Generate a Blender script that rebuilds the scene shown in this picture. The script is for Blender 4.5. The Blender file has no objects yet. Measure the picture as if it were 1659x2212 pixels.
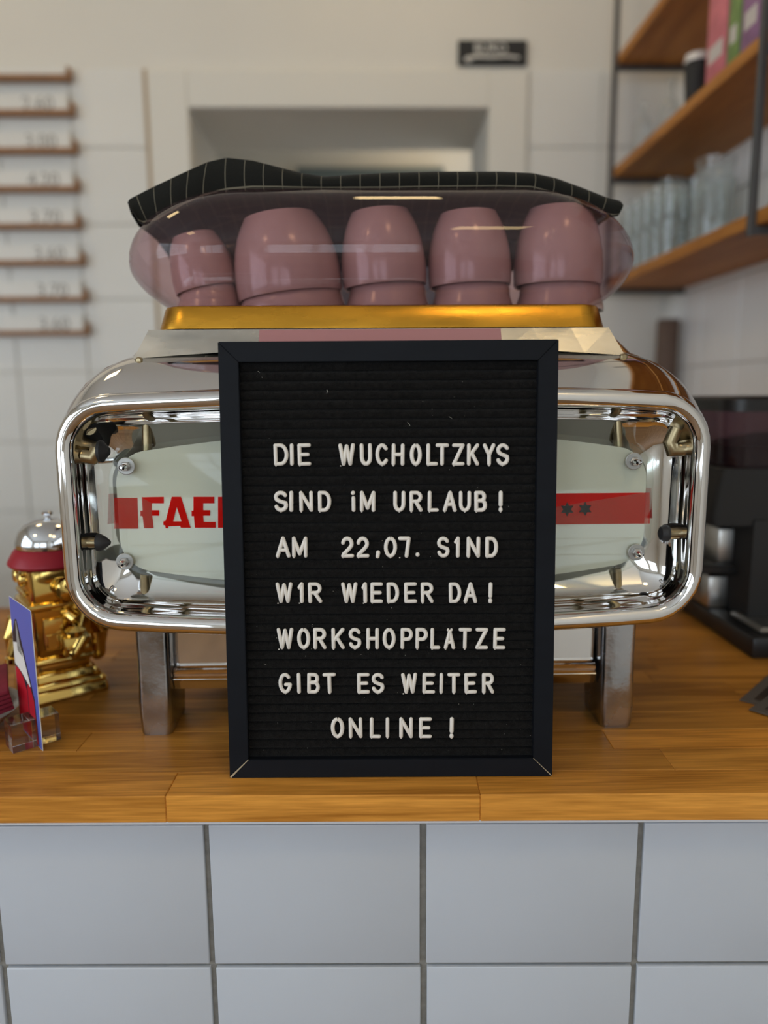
import bpy, bmesh, math, random
from mathutils import Vector, Matrix
random.seed(7)
C = bpy.context.scene.collection
SC = bpy.context.scene
PI = math.pi

# ------------------------------------------------------------------ camera
CAMZ = 1.306            # lens height above the floor; worktop surface is at 0.95
CT = 0.95
FPX = 1597.0
ROT = Matrix.Rotation(math.radians(-1.17), 3, 'Z') @ Matrix.Rotation(math.radians(90-9.25), 3, 'X') @ Matrix.Rotation(math.radians(-0.4), 3, 'Z')
cd = bpy.data.cameras.new('camera'); cam = bpy.data.objects.new('camera', cd); C.objects.link(cam)
cam.location = (0, 0, CAMZ); cam.rotation_euler = ROT.to_euler()
cd.sensor_fit = 'VERTICAL'; cd.sensor_height = 36.0; cd.lens = FPX/2212*36.0
cd.clip_start = 0.02
cd.dof.use_dof = True; cd.dof.focus_distance = 0.70; cd.dof.aperture_fstop = 1.95
SC.camera = cam

# ------------------------------------------------------------------ world, exposure, daylight
w = bpy.data.worlds.new('sky'); SC.world = w; w.use_nodes = True
bg = w.node_tree.nodes['Background']; bg.inputs[0].default_value = (0.80, 0.89, 1.0, 1); bg.inputs[1].default_value = 5.6
SC.view_settings.view_transform = 'Standard'; SC.view_settings.look = 'None'
SC.view_settings.exposure = -0.38; SC.view_settings.gamma = 1.0; SC.view_settings.use_curve_mapping = False
SC.cycles.use_denoising = True
SC.cycles.max_bounces = 10; SC.cycles.diffuse_bounces = 5; SC.cycles.glossy_bounces = 6
SC.cycles.transmission_bounces = 8; SC.cycles.transparent_max_bounces = 16
SC.cycles.caustics_reflective = False; SC.cycles.caustics_refractive = False
SC.cycles.sample_clamp_indirect = 6.0

def area(name, loc, rot, sx, sy, energy, col, portal=False):
    l = bpy.data.lights.new(name, 'AREA'); l.shape = 'RECTANGLE'; l.size = sx; l.size_y = sy
    l.energy = energy; l.color = col
    if portal: l.cycles.is_portal = True
    o = bpy.data.objects.new(name, l); C.objects.link(o); o.location = loc; o.rotation_euler = rot
    return o
# the window openings (x0,x1,z0,z1) in the street wall behind the camera
XL, XR, YF, YB, ZC = -2.9, 0.871, -3.2, 2.15, 3.0
WIN = [(-2.55, -1.25, 0.75, 2.5), (-0.95, 0.45, 0.75, 2.5)]
for (x0, x1, z0, z1) in WIN:
    area('window_portal', ((x0+x1)/2, YF-0.02, (z0+z1)/2), (math.radians(90), 0, 0), x1-x0, z1-z0, 1, (1, 1, 1), True)
WL = (-2.3, 0.4, 0.85, 2.6)   # y0,y1,z0,z1 window in the left wall
area('window_portal', (XL-0.02, (WL[0]+WL[1])/2, (WL[2]+WL[3])/2), (math.radians(90), 0, math.radians(-90)), WL[1]-WL[0], WL[3]-WL[2], 1, (1, 1, 1), True)

# ------------------------------------------------------------------ helpers
def ray(px, py):
    return ROT @ Vector(((px-829.5)/FPX, -(py-1106)/FPX, -1))
def at(px, py, Y):
    d = ray(px, py); t = Y/d.y
    return Vector((d.x*t, Y, CAMZ+d.z*t))
def atz(px, py, z):
    d = ray(px, py); t = (z-CAMZ)/d.z
    return Vector((d.x*t, d.y*t, z))

def tag(o, label=None, cat=None, group=None, kind=None):
    if label: o['label'] = label
    if cat: o['category'] = cat
    if group: o['group'] = group
    if kind: o['kind'] = kind
    return o
def thing(name, loc, label, cat, group=None):
    o = bpy.data.objects.new(name, None); C.objects.link(o); o.location = loc
    o.empty_display_size = 0.05
    o['label'] = label; o['category'] = cat
    if group: o['group'] = group
    o['_o'] = list(loc)
    return o
def smooth_by_angle(me, ang=35):
    for p in me.polygons: p.use_smooth = True
    try: me.set_sharp_from_angle(angle=math.radians(ang))
    except Exception: pass
def part(name, bm, m, parent=None, smooth=True, loc=None, T=None):
    """turn a bmesh in world coordinates into one object; parts are relative to the parent's origin"""
    if T is not None: bmesh.ops.transform(bm, matrix=T, verts=bm.verts)
    bmesh.ops.recalc_face_normals(bm, faces=bm.faces)
    if parent is not None: o0 = Vector(parent.get('_o', (0, 0, 0)))
    elif loc is not None: o0 = Vector(loc)
    else: o0 = Vector((0, 0, 0))
    bmesh.ops.translate(bm, vec=-o0, verts=bm.verts)
    me = bpy.data.meshes.new(name); bm.to_mesh(me); bm.free()
    if smooth: smooth_by_angle(me)
    for mm in (m if isinstance(m, (list, tuple)) else [m]): me.materials.append(mm)
    o = bpy.data.objects.new(name, me); C.objects.link(o)
    if parent is not None: o.parent = parent; o['_o'] = list(o0)
    else: o.location = o0; o['_o'] = list(o0)
    return o
def NB(): return bmesh.new()
def box(bm, x0, x1, y0, y1, z0, z1, bev=0.0, seg=1):
    r = bmesh.ops.create_cube(bm, size=1)
    vs = r['verts']
    for v in vs:
        v.co = Vector((x0+(v.co.x+.5)*(x1-x0), y0+(v.co.y+.5)*(y1-y0), z0+(v.co.z+.5)*(z1-z0)))
    if bev > 0:
        es = {e for v in vs for e in v.link_edges}
        r = bmesh.ops.bevel(bm, geom=list(es), offset=bev, segments=seg, affect='EDGES', profile=0.5)
        vs = list({v for f in r['faces'] for v in f.verts} | {v for v in vs if v.is_valid})
    return vs
def loft(bm, loops, cap0=True, cap1=True, closed=True):
    rows = [[bm.verts.new(p) for p in L] for L in loops]
    n = len(rows[0])
    for a, b in zip(rows, rows[1:]):
        for i in range(n if closed else n-1):
            j = (i+1) % n
            try: bm.faces.new((a[i], a[j], b[j], b[i]))
            except ValueError: pass
    if cap0: bm.faces.new(list(reversed(rows[0])))
    if cap1: bm.faces.new(rows[-1])
    return rows
def lathe(bm, c, prof, n=24, cap0=True, cap1=True, axis='z'):
    loops = []
    for r, h in prof:
        L = []
        for i in range(n):
            a = 2*PI*i/n
            if axis == 'z': L.append((c[0]+r*math.cos(a), c[1]+r*math.sin(a), c[2]+h))
            elif axis == 'y': L.append((c[0]+r*math.cos(a), c[1]+h, c[2]+r*math.sin(a)))
            else: L.append((c[0]+h, c[1]+r*math.cos(a), c[2]+r*math.sin(a)))
        loops.append(L)
    loft(bm, loops, cap0, cap1)
def tube(bm, pts, rad, n=10, flat=1.0, caps=True, round_caps=False, up=None):
    pts = [Vector(p) for p in pts]; rads = rad if isinstance(rad, (list, tuple)) else [rad]*len(pts)
    loops = []
    ref = Vector(up) if up is not None else Vector((0.013, 0.21, 0.97))
    for i, p in enumerate(pts):
        if i == 0: d = pts[1]-p
        elif i == len(pts)-1: d = p-pts[-2]
        else:
            d = (pts[i+1]-p).normalized()+(p-pts[i-1]).normalized()
        d.normalize()
        s = d.cross(ref)
        if s.length < 1e-4: s = d.cross(Vector((1, 0, 0)))
        s.normalize(); u = s.cross(d).normalized()
        k = 1.0
        if 0 < i < len(pts)-1:
            cc = (pts[i+1]-p).normalized().dot(d); k = 1/max(cc, .6)
        if round_caps and i == 0:
            for q in (0.9, 0.5):
                loops.append([p-d*rads[0]*q+(s*math.cos(2*PI*j/n)+u*math.sin(2*PI*j/n)*flat)*rads[0]*math.sqrt(1-q*q) for j in range(n)])
        loops.append([p+(s*math.cos(2*PI*j/n)*k+u*math.sin(2*PI*j/n)*flat)*rads[i] for j in range(n)])
        if round_caps and i == len(pts)-1:
            for q in (0.5, 0.9):
                loops.append([p+d*rads[-1]*q+(s*math.cos(2*PI*j/n)+u*math.sin(2*PI*j/n)*flat)*rads[-1]*math.sqrt(1-q*q) for j in range(n)])
    loft(bm, loops, caps, caps)
def rr(cx, hx, zb, zt, r, bt=0.0, bb=0.0, n=7, m=14, k=8):
    """rounded quad in the xz plane whose top and bottom sides bulge"""
    P = []
    def T(x): return zt+bt*(1-((x-cx)/hx)**2)
    def B(x): return zb-bb*(1-((x-cx)/hx)**2)
    for i in range(m): x = cx-hx+r+(2*hx-2*r)*i/m; P.append((x, B(x)))
    for i in range(n):
        a = -PI/2+PI/2*i/n; x = cx+hx-r+r*math.cos(a); P.append((x, B(x)+r+r*math.sin(a)))
    zl, zh = B(cx+hx)+r, T(cx+hx)-r
    for i in range(k): P.append((cx+hx, zl+(zh-zl)*i/k))
    for i in range(n):
        a = PI/2*i/n; x = cx+hx-r+r*math.cos(a); P.append((x, T(x)-r+r*math.sin(a)))
    for i in range(m): x = cx+hx-r-(2*hx-2*r)*i/m; P.append((x, T(x)))
    for i in range(n):
        a = PI/2+PI/2*i/n; x = cx-hx+r+r*math.cos(a); P.append((x, T(x)-r+r*math.sin(a)))
    for i in range(k): P.append((cx-hx, zh+(zl-zh)*i/k))
    for i in range(n):
        a = PI+PI/2*i/n; x = cx-hx+r+r*math.cos(a); P.append((x, B(x)+r+r*math.sin(a)))
    return P
def rrxy(cx, cy, hx, hy, r, z, n=6):
    P = []
    for (sx, sy, a0) in ((1, -1, -PI/2), (1, 1, 0), (-1, 1, PI/2), (-1, -1, PI)):
        for i in range(n+1):
            a = a0+PI/2*i/n
            P.append((cx+sx*(hx-r)+r*math.cos(a), cy+sy*(hy-r)+r*math.sin(a), z))
    return P
def poly(bm, pts, y0, y1):
    """extrude an xz polygon from y0 to y1"""
    a = [bm.verts.new((x, y0, z)) for x, z in pts]; b = [bm.verts.new((x, y1, z)) for x, z in pts]
    n = len(pts)
    bm.faces.new(a); bm.faces.new(list(reversed(b)))
    for i in range(n): bm.faces.new((a[i], b[i], b[(i+1) % n], a[(i+1) % n]))
def text_bm(s, size, Mx, extr=0.0006, align='CENTER'):
    cu = bpy.data.curves.new('t', 'FONT'); cu.body = s; cu.size = size; cu.extrude = extr; cu.align_x = align
    cu.resolution_u = 3
    o = bpy.data.objects.new('t', cu); C.objects.link(o)
    bpy.context.view_layer.update()
    me = bpy.data.meshes.new_from_object(o.evaluated_get(bpy.context.evaluated_depsgraph_get()))
    bm = bmesh.new(); bm.from_mesh(me); bmesh.ops.transform(bm, matrix=Mx, verts=bm.verts)
    bpy.data.objects.remove(o); bpy.data.curves.remove(cu); bpy.data.meshes.remove(me)
    return bm
XZ = lambda p: Matrix.Translation(p) @ Matrix.Rotation(PI/2, 4, 'X')

# ------------------------------------------------------------------ materials
def lin(r, g, b):
    f = lambda c: (c/255/12.92) if c/255 <= .04045 else ((c/255+.055)/1.055)**2.4
    return (f(r), f(g), f(b), 1)
def mat(name, col, rough=.5, metal=0., noise=0., nscale=20., bump=0., bscale=60., coat=0., spec=.5, stretch=(1, 1, 1), rnd=0., rvar=0., sheen=0.):
    m = bpy.data.materials.new(name); m.use_nodes = True
    nt = m.node_tree; b = nt.nodes['Principled BSDF']; N = nt.nodes.new; L = nt.links.new
    b.inputs['Base Color'].default_value = col; b.inputs['Roughness'].default_value = rough
    b.inputs['Metallic'].default_value = metal; b.inputs['Coat Weight'].default_value = coat
    b.inputs['Specular IOR Level'].default_value = spec
    if sheen: b.inputs['Sheen Weight'].default_value = sheen
    tc = N('ShaderNodeTexCoord'); mp = N('ShaderNodeMapping'); L(tc.outputs['Object'], mp.inputs[0]); mp.inputs['Scale'].default_value = stretch
    if noise or rnd:
        nz = N('ShaderNodeTexNoise'); nz.inputs['Scale'].default_value = nscale; nz.inputs['Detail'].default_value = 5
        L(mp.outputs[0], nz.inputs['Vector'])
        hs = N('ShaderNodeHueSaturation'); hs.inputs['Color'].default_value = col
        mr = N('ShaderNodeMapRange'); mr.inputs[1].default_value = .3; mr.inputs[2].default_value = .7
        mr.inputs[3].default_value = 1-noise; mr.inputs[4].default_value = 1+noise
        L(nz.outputs[0], mr.inputs[0])
        src = mr.outputs[0]
        if rnd:
            oi = N('ShaderNodeObjectInfo'); m2 = N('ShaderNodeMapRange'); m2.inputs[3].default_value = 1-rnd; m2.inputs[4].default_value = 1+rnd
            L(oi.outputs['Random'], m2.inputs[0])
            mu = N('ShaderNodeMath'); mu.operation = 'MULTIPLY'; L(src, mu.inputs[0]); L(m2.outputs[0], mu.inputs[1]); src = mu.outputs[0]
        L(src, hs.inputs['Value']); L(hs.outputs[0], b.inputs['Base Color'])
        if rvar:
            m3 = N('ShaderNodeMapRange'); m3.inputs[1].default_value = .3; m3.inputs[2].default_value = .7
            m3.inputs[3].default_value = max(0, rough-rvar); m3.inputs[4].default_value = rough+rvar
            L(nz.outputs[0], m3.inputs[0]); L(m3.outputs[0], b.inputs['Roughness'])
    if bump:
        n2 = N('ShaderNodeTexNoise'); n2.inputs['Scale'].default_value = bscale; n2.inputs['Detail'].default_value = 4
        L(mp.outputs[0], n2.inputs['Vector'])
        bu = N('ShaderNodeBump'); bu.inputs['Strength'].default_value = bump; bu.inputs['Distance'].default_value = .002
        L(n2.outputs[0], bu.inputs['Height']); L(bu.outputs[0], b.inputs['Normal'])
    return m
def wood_mat(name, c0, c1, rough=.38, axis=0, rnd=True):
    """oak: long streaks, fine pores and a per-piece tone"""
    m = bpy.data.materials.new(name); m.use_nodes = True
    nt = m.node_tree; b = nt.nodes['Principled BSDF']; N = nt.nodes.new; L = nt.links.new
    tc = N('ShaderNodeTexCoord'); oi = N('ShaderNodeObjectInfo')
    off = N('ShaderNodeVectorMath'); off.operation = 'SCALE'; off.inputs[0].default_value = (7.3, 3.1, 5.7); L(oi.outputs['Random'], off.inputs['Scale'])
    ad = N('ShaderNodeVectorMath'); ad.operation = 'ADD'; L(tc.outputs['Object'], ad.inputs[0]); L(off.outputs[0], ad.inputs[1])
    s1 = [28, 28, 28]; s1[axis] = 2.2
    mp = N('ShaderNodeMapping'); mp.inputs['Scale'].default_value = s1; L(ad.outputs[0], mp.inputs[0])
    n1 = N('ShaderNodeTexNoise'); n1.inputs['Scale'].default_value = 1.3; n1.inputs['Detail'].default_value = 6; n1.inputs['Distortion'].default_value = 1.2; L(mp.outputs[0], n1.inputs['Vector'])
    s2 = [420, 420, 420]; s2[axis] = 14
    mp2 = N('ShaderNodeMapping'); mp2.inputs['Scale'].default_value = s2; L(ad.outputs[0], mp2.inputs[0])
    n2 = N('ShaderNodeTexNoise'); n2.inputs['Scale'].default_value = 1.0; n2.inputs['Detail'].default_value = 3; L(mp2.outputs[0], n2.inputs['Vector'])
    mx = N('ShaderNodeMath'); mx.operation = 'MULTIPLY_ADD'; L(n2.outputs[0], mx.inputs[0]); mx.inputs[1].default_value = .55; L(n1.outputs[0], mx.inputs[2])
    cr = N('ShaderNodeValToRGB'); cr.color_ramp.elements[0].position = .50; cr.color_ramp.elements[0].color = c0
    cr.color_ramp.elements[1].position = .98; cr.color_ramp.elements[1].color = c1
    L(mx.outputs[0], cr.inputs[0])
    hs = N('ShaderNodeHueSaturation'); L(cr.outputs[0], hs.inputs['Color'])
    if rnd:
        sx = N('ShaderNodeSeparateColor'); L(oi.outputs['Color'], sx.inputs[0]); L(sx.outputs[0], hs.inputs['Value'])
    b.inputs['Specular IOR Level'].default_value = .22
    L(hs.outputs[0], b.inputs['Base Color'])
    b.inputs['Roughness'].default_value = rough
    bu = N('ShaderNodeBump'); bu.inputs['Strength'].default_value = .25; bu.inputs['Distance'].default_value = .0006; L(n2.outputs[0], bu.inputs['Height']); L(bu.outputs[0], b.inputs['Normal'])
    return m
def clear_mat(name, tint, ior=1.45, rough=.02, haze=0., hazecol=(1, 1, 1, 1)):
    """thin clear sheet: tinted see-through with a mirror-like fresnel coat and a little milky haze"""
    m = bpy.data.materials.new(name); m.use_nodes = True
    nt = m.node_tree; nt.nodes.clear(); N = nt.nodes.new; L = nt.links.new
    out = N('ShaderNodeOutputMaterial'); tr = N('ShaderNodeBsdfTransparent'); tr.inputs[0].default_value = tint
    gl = N('ShaderNodeBsdfGlossy'); gl.inputs['Roughness'].default_value = rough
    lw = N('ShaderNodeLayerWeight'); lw.inputs[0].default_value = .5      # symmetric for both faces of the sheet
    pw = N('ShaderNodeMath'); pw.operation = 'POWER'; L(lw.outputs['Facing'], pw.inputs[0]); pw.inputs[1].default_value = 5
    f0 = ((ior-1)/(ior+1))**2
    fr = N('ShaderNodeMath'); fr.operation = 'MULTIPLY_ADD'; L(pw.outputs[0], fr.inputs[0]); fr.inputs[1].default_value = .75*(1-f0); fr.inputs[2].default_value = f0
    cur = tr.outputs[0]
    if haze:
        df = N('ShaderNodeBsdfDiffuse'); df.inputs[0].default_value = hazecol
        mh = N('ShaderNodeMixShader'); mh.inputs[0].default_value = haze; L(cur, mh.inputs[1]); L(df.outputs[0], mh.inputs[2]); cur = mh.outputs[0]
    mx = N('ShaderNodeMixShader'); L(fr.outputs[0], mx.inputs[0]); L(cur, mx.inputs[1]); L(gl.outputs[0], mx.inputs[2])
    L(mx.outputs[0], out.inputs[0])
    return m
def emis(name, col, s):
    m = bpy.data.materials.new(name); m.use_nodes = True
    b = m.node_tree.nodes['Principled BSDF']; b.inputs['Base Color'].default_value = col
    b.inputs['Emission Color'].default_value = col; b.inputs['Emission Strength'].default_value = s
    return m

MAT = dict(
    plaster=mat('warm_white_plaster', (.72, .69, .625, 1), .85, noise=.02, nscale=3, bump=.05, bscale=200),
    ceiling=mat('ceiling_paint', (.82, .82, .80, 1), .9),
    floor=wood_mat('floor_wood', (.12, .06, .025, 1), (.30, .17, .08, 1), .5, axis=1, rnd=False),
    walltile=mat('white_wall_tile', (.73, .715, .67, 1), .3, noise=.02, nscale=4, rnd=.02),
    grout=mat('grey_wall_grout', (.60, .58, .53, 1), .9, noise=.08, nscale=80),
    fronttile=mat('glazed_front_tile', (.565, .605, .665, 1), .22, noise=.02, nscale=6, bump=.04, bscale=14, rnd=.015),
    frontgrout=mat('grey_brown_grout', (.27, .255, .225, 1), .95, noise=.15, nscale=120, bump=.4, bscale=300),
    whitetrim=mat('white_trim', (.80, .82, .86, 1), .4),
    oak=wood_mat('oiled_oak', (.28, .098, .009, 1), (.72, .32, .055, 1), .42),
    shelfoak=wood_mat('shelf_oak', (.30, .105, .018, 1), (.52, .22, .045, 1), .5, axis=1, rnd=False),
    ledgeoak=mat('ledge_wood', (.33, .17, .08, 1), .6, noise=.1, nscale=40),
    steel=mat('dark_steel', (.10, .10, .10, 1), .45, .6, noise=.1),
    chrome=mat('polished_chrome', (.80, .79, .78, 1), .035, 1.0, noise=.02, nscale=8, bump=.015, bscale=9),
    brushed=mat('worn_polished_aluminium', (.58, .55, .49, 1), .26, 1.0, noise=.14, nscale=26, bump=.03, bscale=160, rvar=.1, stretch=(.6, 1, 1.6)),
    cast=mat('cast_aluminium', (.46, .47, .49, 1), .24, 1.0, noise=.22, nscale=22, bump=.12, bscale=120, rvar=.09),
    gold=mat('gold_anodised_band', (.60, .30, .035, 1), .27, 1.0, noise=.10, nscale=30, bump=.03, bscale=220, rvar=.06, stretch=(.5, 1, 2)),
    goldglaze=mat('gold_lustre_glaze', (.72, .50, .15, 1), .08, 1.0, noise=.06, nscale=30, bump=.12, bscale=25),
    pinkplate=mat('pink_enamel', (.42, .19, .19, 1), .45),
    pinkcup=mat('pink_ceramic', (.46, .315, .28, 1), .22, noise=.03, nscale=12, coat=.3),
    cupfoot=mat('unglazed_cup_foot', (.34, .19, .18, 1), .8, noise=.1),
    brass=mat('aged_brass_pipe', (.36, .29, .17, 1), .33, 1.0, noise=.25, nscale=60, bump=.05),
    rubber=mat('black_rubber', (.02, .02, .022, 1), .6, bump=.1),
    panel=mat('white_backed_glass', (.60, .66, .60, 1), .06, noise=.02, nscale=5, coat=1),
    redprint=mat('red_print', (.55, .006, .006, 1), .12, coat=1),
    blackprint=mat('black_print', (.012, .012, .012, 1), .2),
    boardframe=mat('black_board_frame', (.0050, .0062, .0092, 1), .55, spec=.15, noise=.12, nscale=60, bump=.04, bscale=150, stretch=(.3, 1, 1)),
    rawwood=mat('raw_joint_wood', (.45, .38, .25, 1), .8),
    felt=mat('black_felt', (.0088, .0082, .0078, 1), 1.0, noise=.4, nscale=260, bump=.9, bscale=900, spec=.1, sheen=.04),
    letter=mat('white_plastic_letter', (.80, .75, .68, 1), .42, noise=.03, nscale=200),
    lint=mat('pale_lint', (.5, .48, .42, 1), .9),
    black=mat('black_plastic', (.012, .012, .013, 1), .35, noise=.1),
    blackmatte=mat('black_matte', (.018, .018, .018, 1), .7),
    silver=mat('silver_steel', (.55, .54, .52, 1), .3, 1.0, noise=.1),
    paperwhite=mat('white_paper', (.75, .73, .68, 1), .8),
    greyprint=mat('grey_print', (.30, .29, .27, 1), .8),
    yellowgreen=mat('yellow_green_label', (.35, .38, .03, 1), .6),
    red=mat('red_ceramic', (.30, .008, .02, 1), .42, spec=.3),
    bellchrome=mat('bell_chrome', (.66, .67, .69, 1), .10, 1.0),
    blueprint=mat('blue_print', (.10, .13, .50, 1), .45),
    redcard=mat('red_card_print', (.50, .006, .02, 1), .45),
    darkline=mat('dark_outline', (.012, .008, .02, 1), .5),
    napkin=mat('wine_red_paper', (.20, .012, .03, 1), .9, noise=.1, nscale=60, bump=.2, bscale=200),
    porcelain=mat('white_porcelain', (.72, .69, .66, 1), .15, coat=.5),
    pinkpack=mat('pink_pack', (.60, .17, .20, 1), .6, noise=.18, nscale=24),
    greenpack=mat('green_pack', (.20, .30, .09, 1), .6, noise=.25, nscale=24),
    purplepack=mat('purple_pack', (.30, .15, .28, 1), .6, noise=.3, nscale=22),
    packwhite=mat('pack_white', (.60, .55, .52, 1), .6),
    darkcard=mat('dark_card_print', (.035, .022, .016, 1), .5, noise=.5, nscale=60),
    greycard=mat('grey_card_edge', (.10, .085, .075, 1), .6),
    teal=mat('dark_teal_paint', (.12, .155, .165, 1), .5),
    brown=mat('dark_brown_board', (.14, .09, .065, 1), .7, noise=.1),
    frame=mat('cream_joinery_paint', (.72, .69, .62, 1), .5),
    lampframe=mat('lamp_frame', (.7, .7, .7, 1), .4),
)
MAT['dome'] = clear_mat('smoky_pink_acrylic', (.83, .70, .735, 1), 1.42, .015, .05, (.50, .32, .36, 1))
MAT['clearglass'] = clear_mat('clear_glass_sheet', (.97, .99, .975, 1), 1.42, .01)
MAT['pane'] = clear_mat('window_pane', (.97, .98, .98, 1), 1.45, .0)
MAT['tumbler'] = clear_mat('glass_tumbler', (.94, .955, .95, 1), 1.5, .03, .06, (.8, .82, .8, 1))
MAT['hopper'] = clear_mat('smoky_hopper', (.38, .28, .32, 1), 1.45, .08, .12, (.16, .08, .10, 1))
MAT['whitediff'] = emis('warm_lamp_diffuser', (1.0, .74, .38, 1), 15.0)
def acrylic():
    m = bpy.data.materials.new('clear_acrylic'); m.use_nodes = True
    b = m.node_tree.nodes['Principled BSDF']; b.inputs['Transmission Weight'].default_value = 1; b.inputs['IOR'].default_value = 1.49
    b.inputs['Roughness'].default_value = 0.0; b.inputs['Base Color'].default_value = (.97, .95, .93, 1); return m
MAT['acrylic'] = acrylic()
def translucent(name, col, mixf=.45):
    m = bpy.data.materials.new(name); m.use_nodes = True
    nt = m.node_tree; nt.nodes.clear(); N = nt.nodes.new; L = nt.links.new
    out = N('ShaderNodeOutputMaterial'); d = N('ShaderNodeBsdfDiffuse'); d.inputs[0].default_value = col
    t = N('ShaderNodeBsdfTranslucent'); t.inputs[0].default_value = col; mx = N('ShaderNodeMixShader'); mx.inputs[0].default_value = mixf
    L(d.outputs[0], mx.inputs[1]); L(t.outputs[0], mx.inputs[2]); L(mx.outputs[0], out.inputs[0]); return m
MAT['panel'] = translucent('milky_sign_backing', (.96, .93, .80, 1), .25)
MAT['redprint'] = translucent('red_print', (.85, .008, .006, 1), .3)
def cloth_mat():
    m = bpy.data.materials.new('charcoal_windowpane_cloth'); m.use_nodes = True
    nt = m.node_tree; b = nt.nodes['Principled BSDF']; N = nt.nodes.new; L = nt.links.new
    uv = N('ShaderNodeUVMap'); sp = N('ShaderNodeSeparateXYZ'); L(uv.outputs[0], sp.inputs[0])
    def line(o):
        f = N('ShaderNodeMath'); f.operation = 'FRACT'; L(o, f.inputs[0])
        l = N('ShaderNodeMath'); l.operation = 'LESS_THAN'; L(f.outputs[0], l.inputs[0]); l.inputs[1].default_value = .035; return l.outputs[0]
    mx = N('ShaderNodeMath'); mx.operation = 'MAXIMUM'; L(line(sp.outputs[0]), mx.inputs[0]); L(line(sp.outputs[1]), mx.inputs[1])
    tc = N('ShaderNodeTexCoord'); nz = N('ShaderNodeTexNoise'); nz.inputs['Scale'].default_value = 500; L(tc.outputs['Object'], nz.inputs['Vector'])
    c = N('ShaderNodeMixRGB'); c.inputs[1].default_value = (.011, .011, .009, 1); c.inputs[2].default_value = (.20, .18, .13, 1)
    mu = N('ShaderNodeMath'); mu.operation = 'MULTIPLY'; mu.inputs[1].default_value = .9; L(mx.outputs[0], mu.inputs[0]); L(mu.outputs[0], c.inputs[0])
    L(c.outputs[0], b.inputs['Base Color']); b.inputs['Roughness'].default_value = .95; b.inputs['Specular IOR Level'].default_value = .15
    b.inputs['Sheen Weight'].default_value = .05
    bu = N('ShaderNodeBump'); bu.inputs['Strength'].default_value = .5; bu.inputs['Distance'].default_value = .001; L(nz.outputs[0], bu.inputs['Height']); L(bu.outputs[0], b.inputs['Normal'])
    return m
MAT['cloth'] = cloth_mat()

# ------------------------------------------------------------------ the room
def struct(name, bm, m, **k):
    o = part(name, bm, m, smooth=False, **k); o['kind'] = 'structure'; return o
b = NB(); box(b, XL-.1, XR+.1, YF-.1, 5.0, -.1, 0); struct('floor', b, MAT['floor'])
b = NB(); box(b, XL-.1, XR+.1, YF-.1, YB+.1, ZC, ZC+.1); struct('ceiling', b, MAT['ceiling'])
def wall_with_holes(name, u0, u1, z0, z1, holes, plane, m):
    """wall made of boxes around rectangular openings; plane(u0,u1,z0,z1)->box args"""
    bm = NB(); us = sorted({u0, u1} | {h[0] for h in holes} | {h[1] for h in holes})
    for a, c in zip(us, us[1:]):
        mid = (a+c)/2; cut = [h for h in holes if h[0] < mid < h[1]]
        if not cut: box(bm, *plane(a, c, z0, z1))
        else:
            h = cut[0]
            if h[2] > z0: box(bm, *plane(a, c, z0, h[2]))
            if h[3] < z1: box(bm, *plane(a, c, h[3], z1))
    return struct(name, bm, m)
DX0, DX1, DZ = -0.4717, 0.335, 2.058
wall_back = wall_with_holes('wall_back', XL, XR+.1, 0, ZC, [(DX0, DX1, 0, DZ)], lambda a, c, z0, z1: (a, c, YB, YB+.34, z0, z1), MAT['plaster'])
b = NB(); box(b, XR, XR+.1, YF, YB, 0, ZC); wall_right = struct('wall_right', b, MAT['plaster'])
wall_with_holes('wall_left', YF, YB, 0, ZC, [WL], lambda a, c, z0, z1: (XL-.15, XL, a, c, z0, z1), MAT['plaster'])
wall_with_holes('wall_front', XL-.15, XR+.1, 0, ZC, WIN, lambda a, c, z0, z1: (a, c, YF-.2, YF, z0, z1), MAT['plaster'])

# room beyond the doorway
b = NB(); box(b, -1.3, 1.3, 3.3, 3.4, 0, 2.6); struct('wall_passage_end', b, MAT['plaster'])
b = NB(); box(b, -1.3, 1.3, YB+.34, 3.4, 2.55, 2.6); struct('ceiling_passage', b, MAT['ceiling'])
b = NB(); box(b, -1.35, -1.3, YB+.34, 3.4, 0, 2.6); struct('wall_passage_left', b, MAT['plaster'])
b = NB(); box(b, 1.3, 1.35, YB+.34, 3.4, 0, 2.6); struct('wall_passage_right', b, MAT['plaster'])
d2 = at(640, 360, 3.26); d3 = at(960, 360, 3.26)
b = NB(); box(b, d2.x, d3.x, 3.262, 3.298, .0, d2.z, .004)
dr = struct('door_2', b, MAT['teal'])
b = NB(); box(b, d2.x+.07, d3.x-.07, 3.256, 3.2618, .25, d2.z-.09, .002); part('door_panel', b, MAT['teal'], dr)
b = NB(); tube(b, [(d3.x-.09, 3.261, 1.02), (d3.x-.09, 3.225, 1.02), (d3.x-.2, 3.225, 1.02)], .009); part('door_handle', b, MAT['silver'], dr)
# door casing (trim_1): two uprights and a head, each a board
tr = NB(); box(tr, -.5777, DX0, YB-.018, YB, 0, DZ+.095, .003); t1 = struct('trim_1', tr, MAT['whitetrim' if 0 else 'frame'])
b = NB(); box(b, DX1, .44, YB-.018, YB, 0, DZ+.095, .003); part('casing_upright', b, MAT['frame'], t1)
b = NB(); box(b, DX0, DX1, YB-.018, YB, DZ, DZ+.095, .003); part('casing_head', b, MAT['frame'], t1)
b = NB(); box(b, -.590, -.5785, YB-.012, YB, 0, DZ+.097); part('gap_shade_strip', b, mat('tan_gap_shade', (.42, .31, .19, 1), .9), t1)  # tan strip, coloured as the shadow in the gap beside the casing

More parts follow.
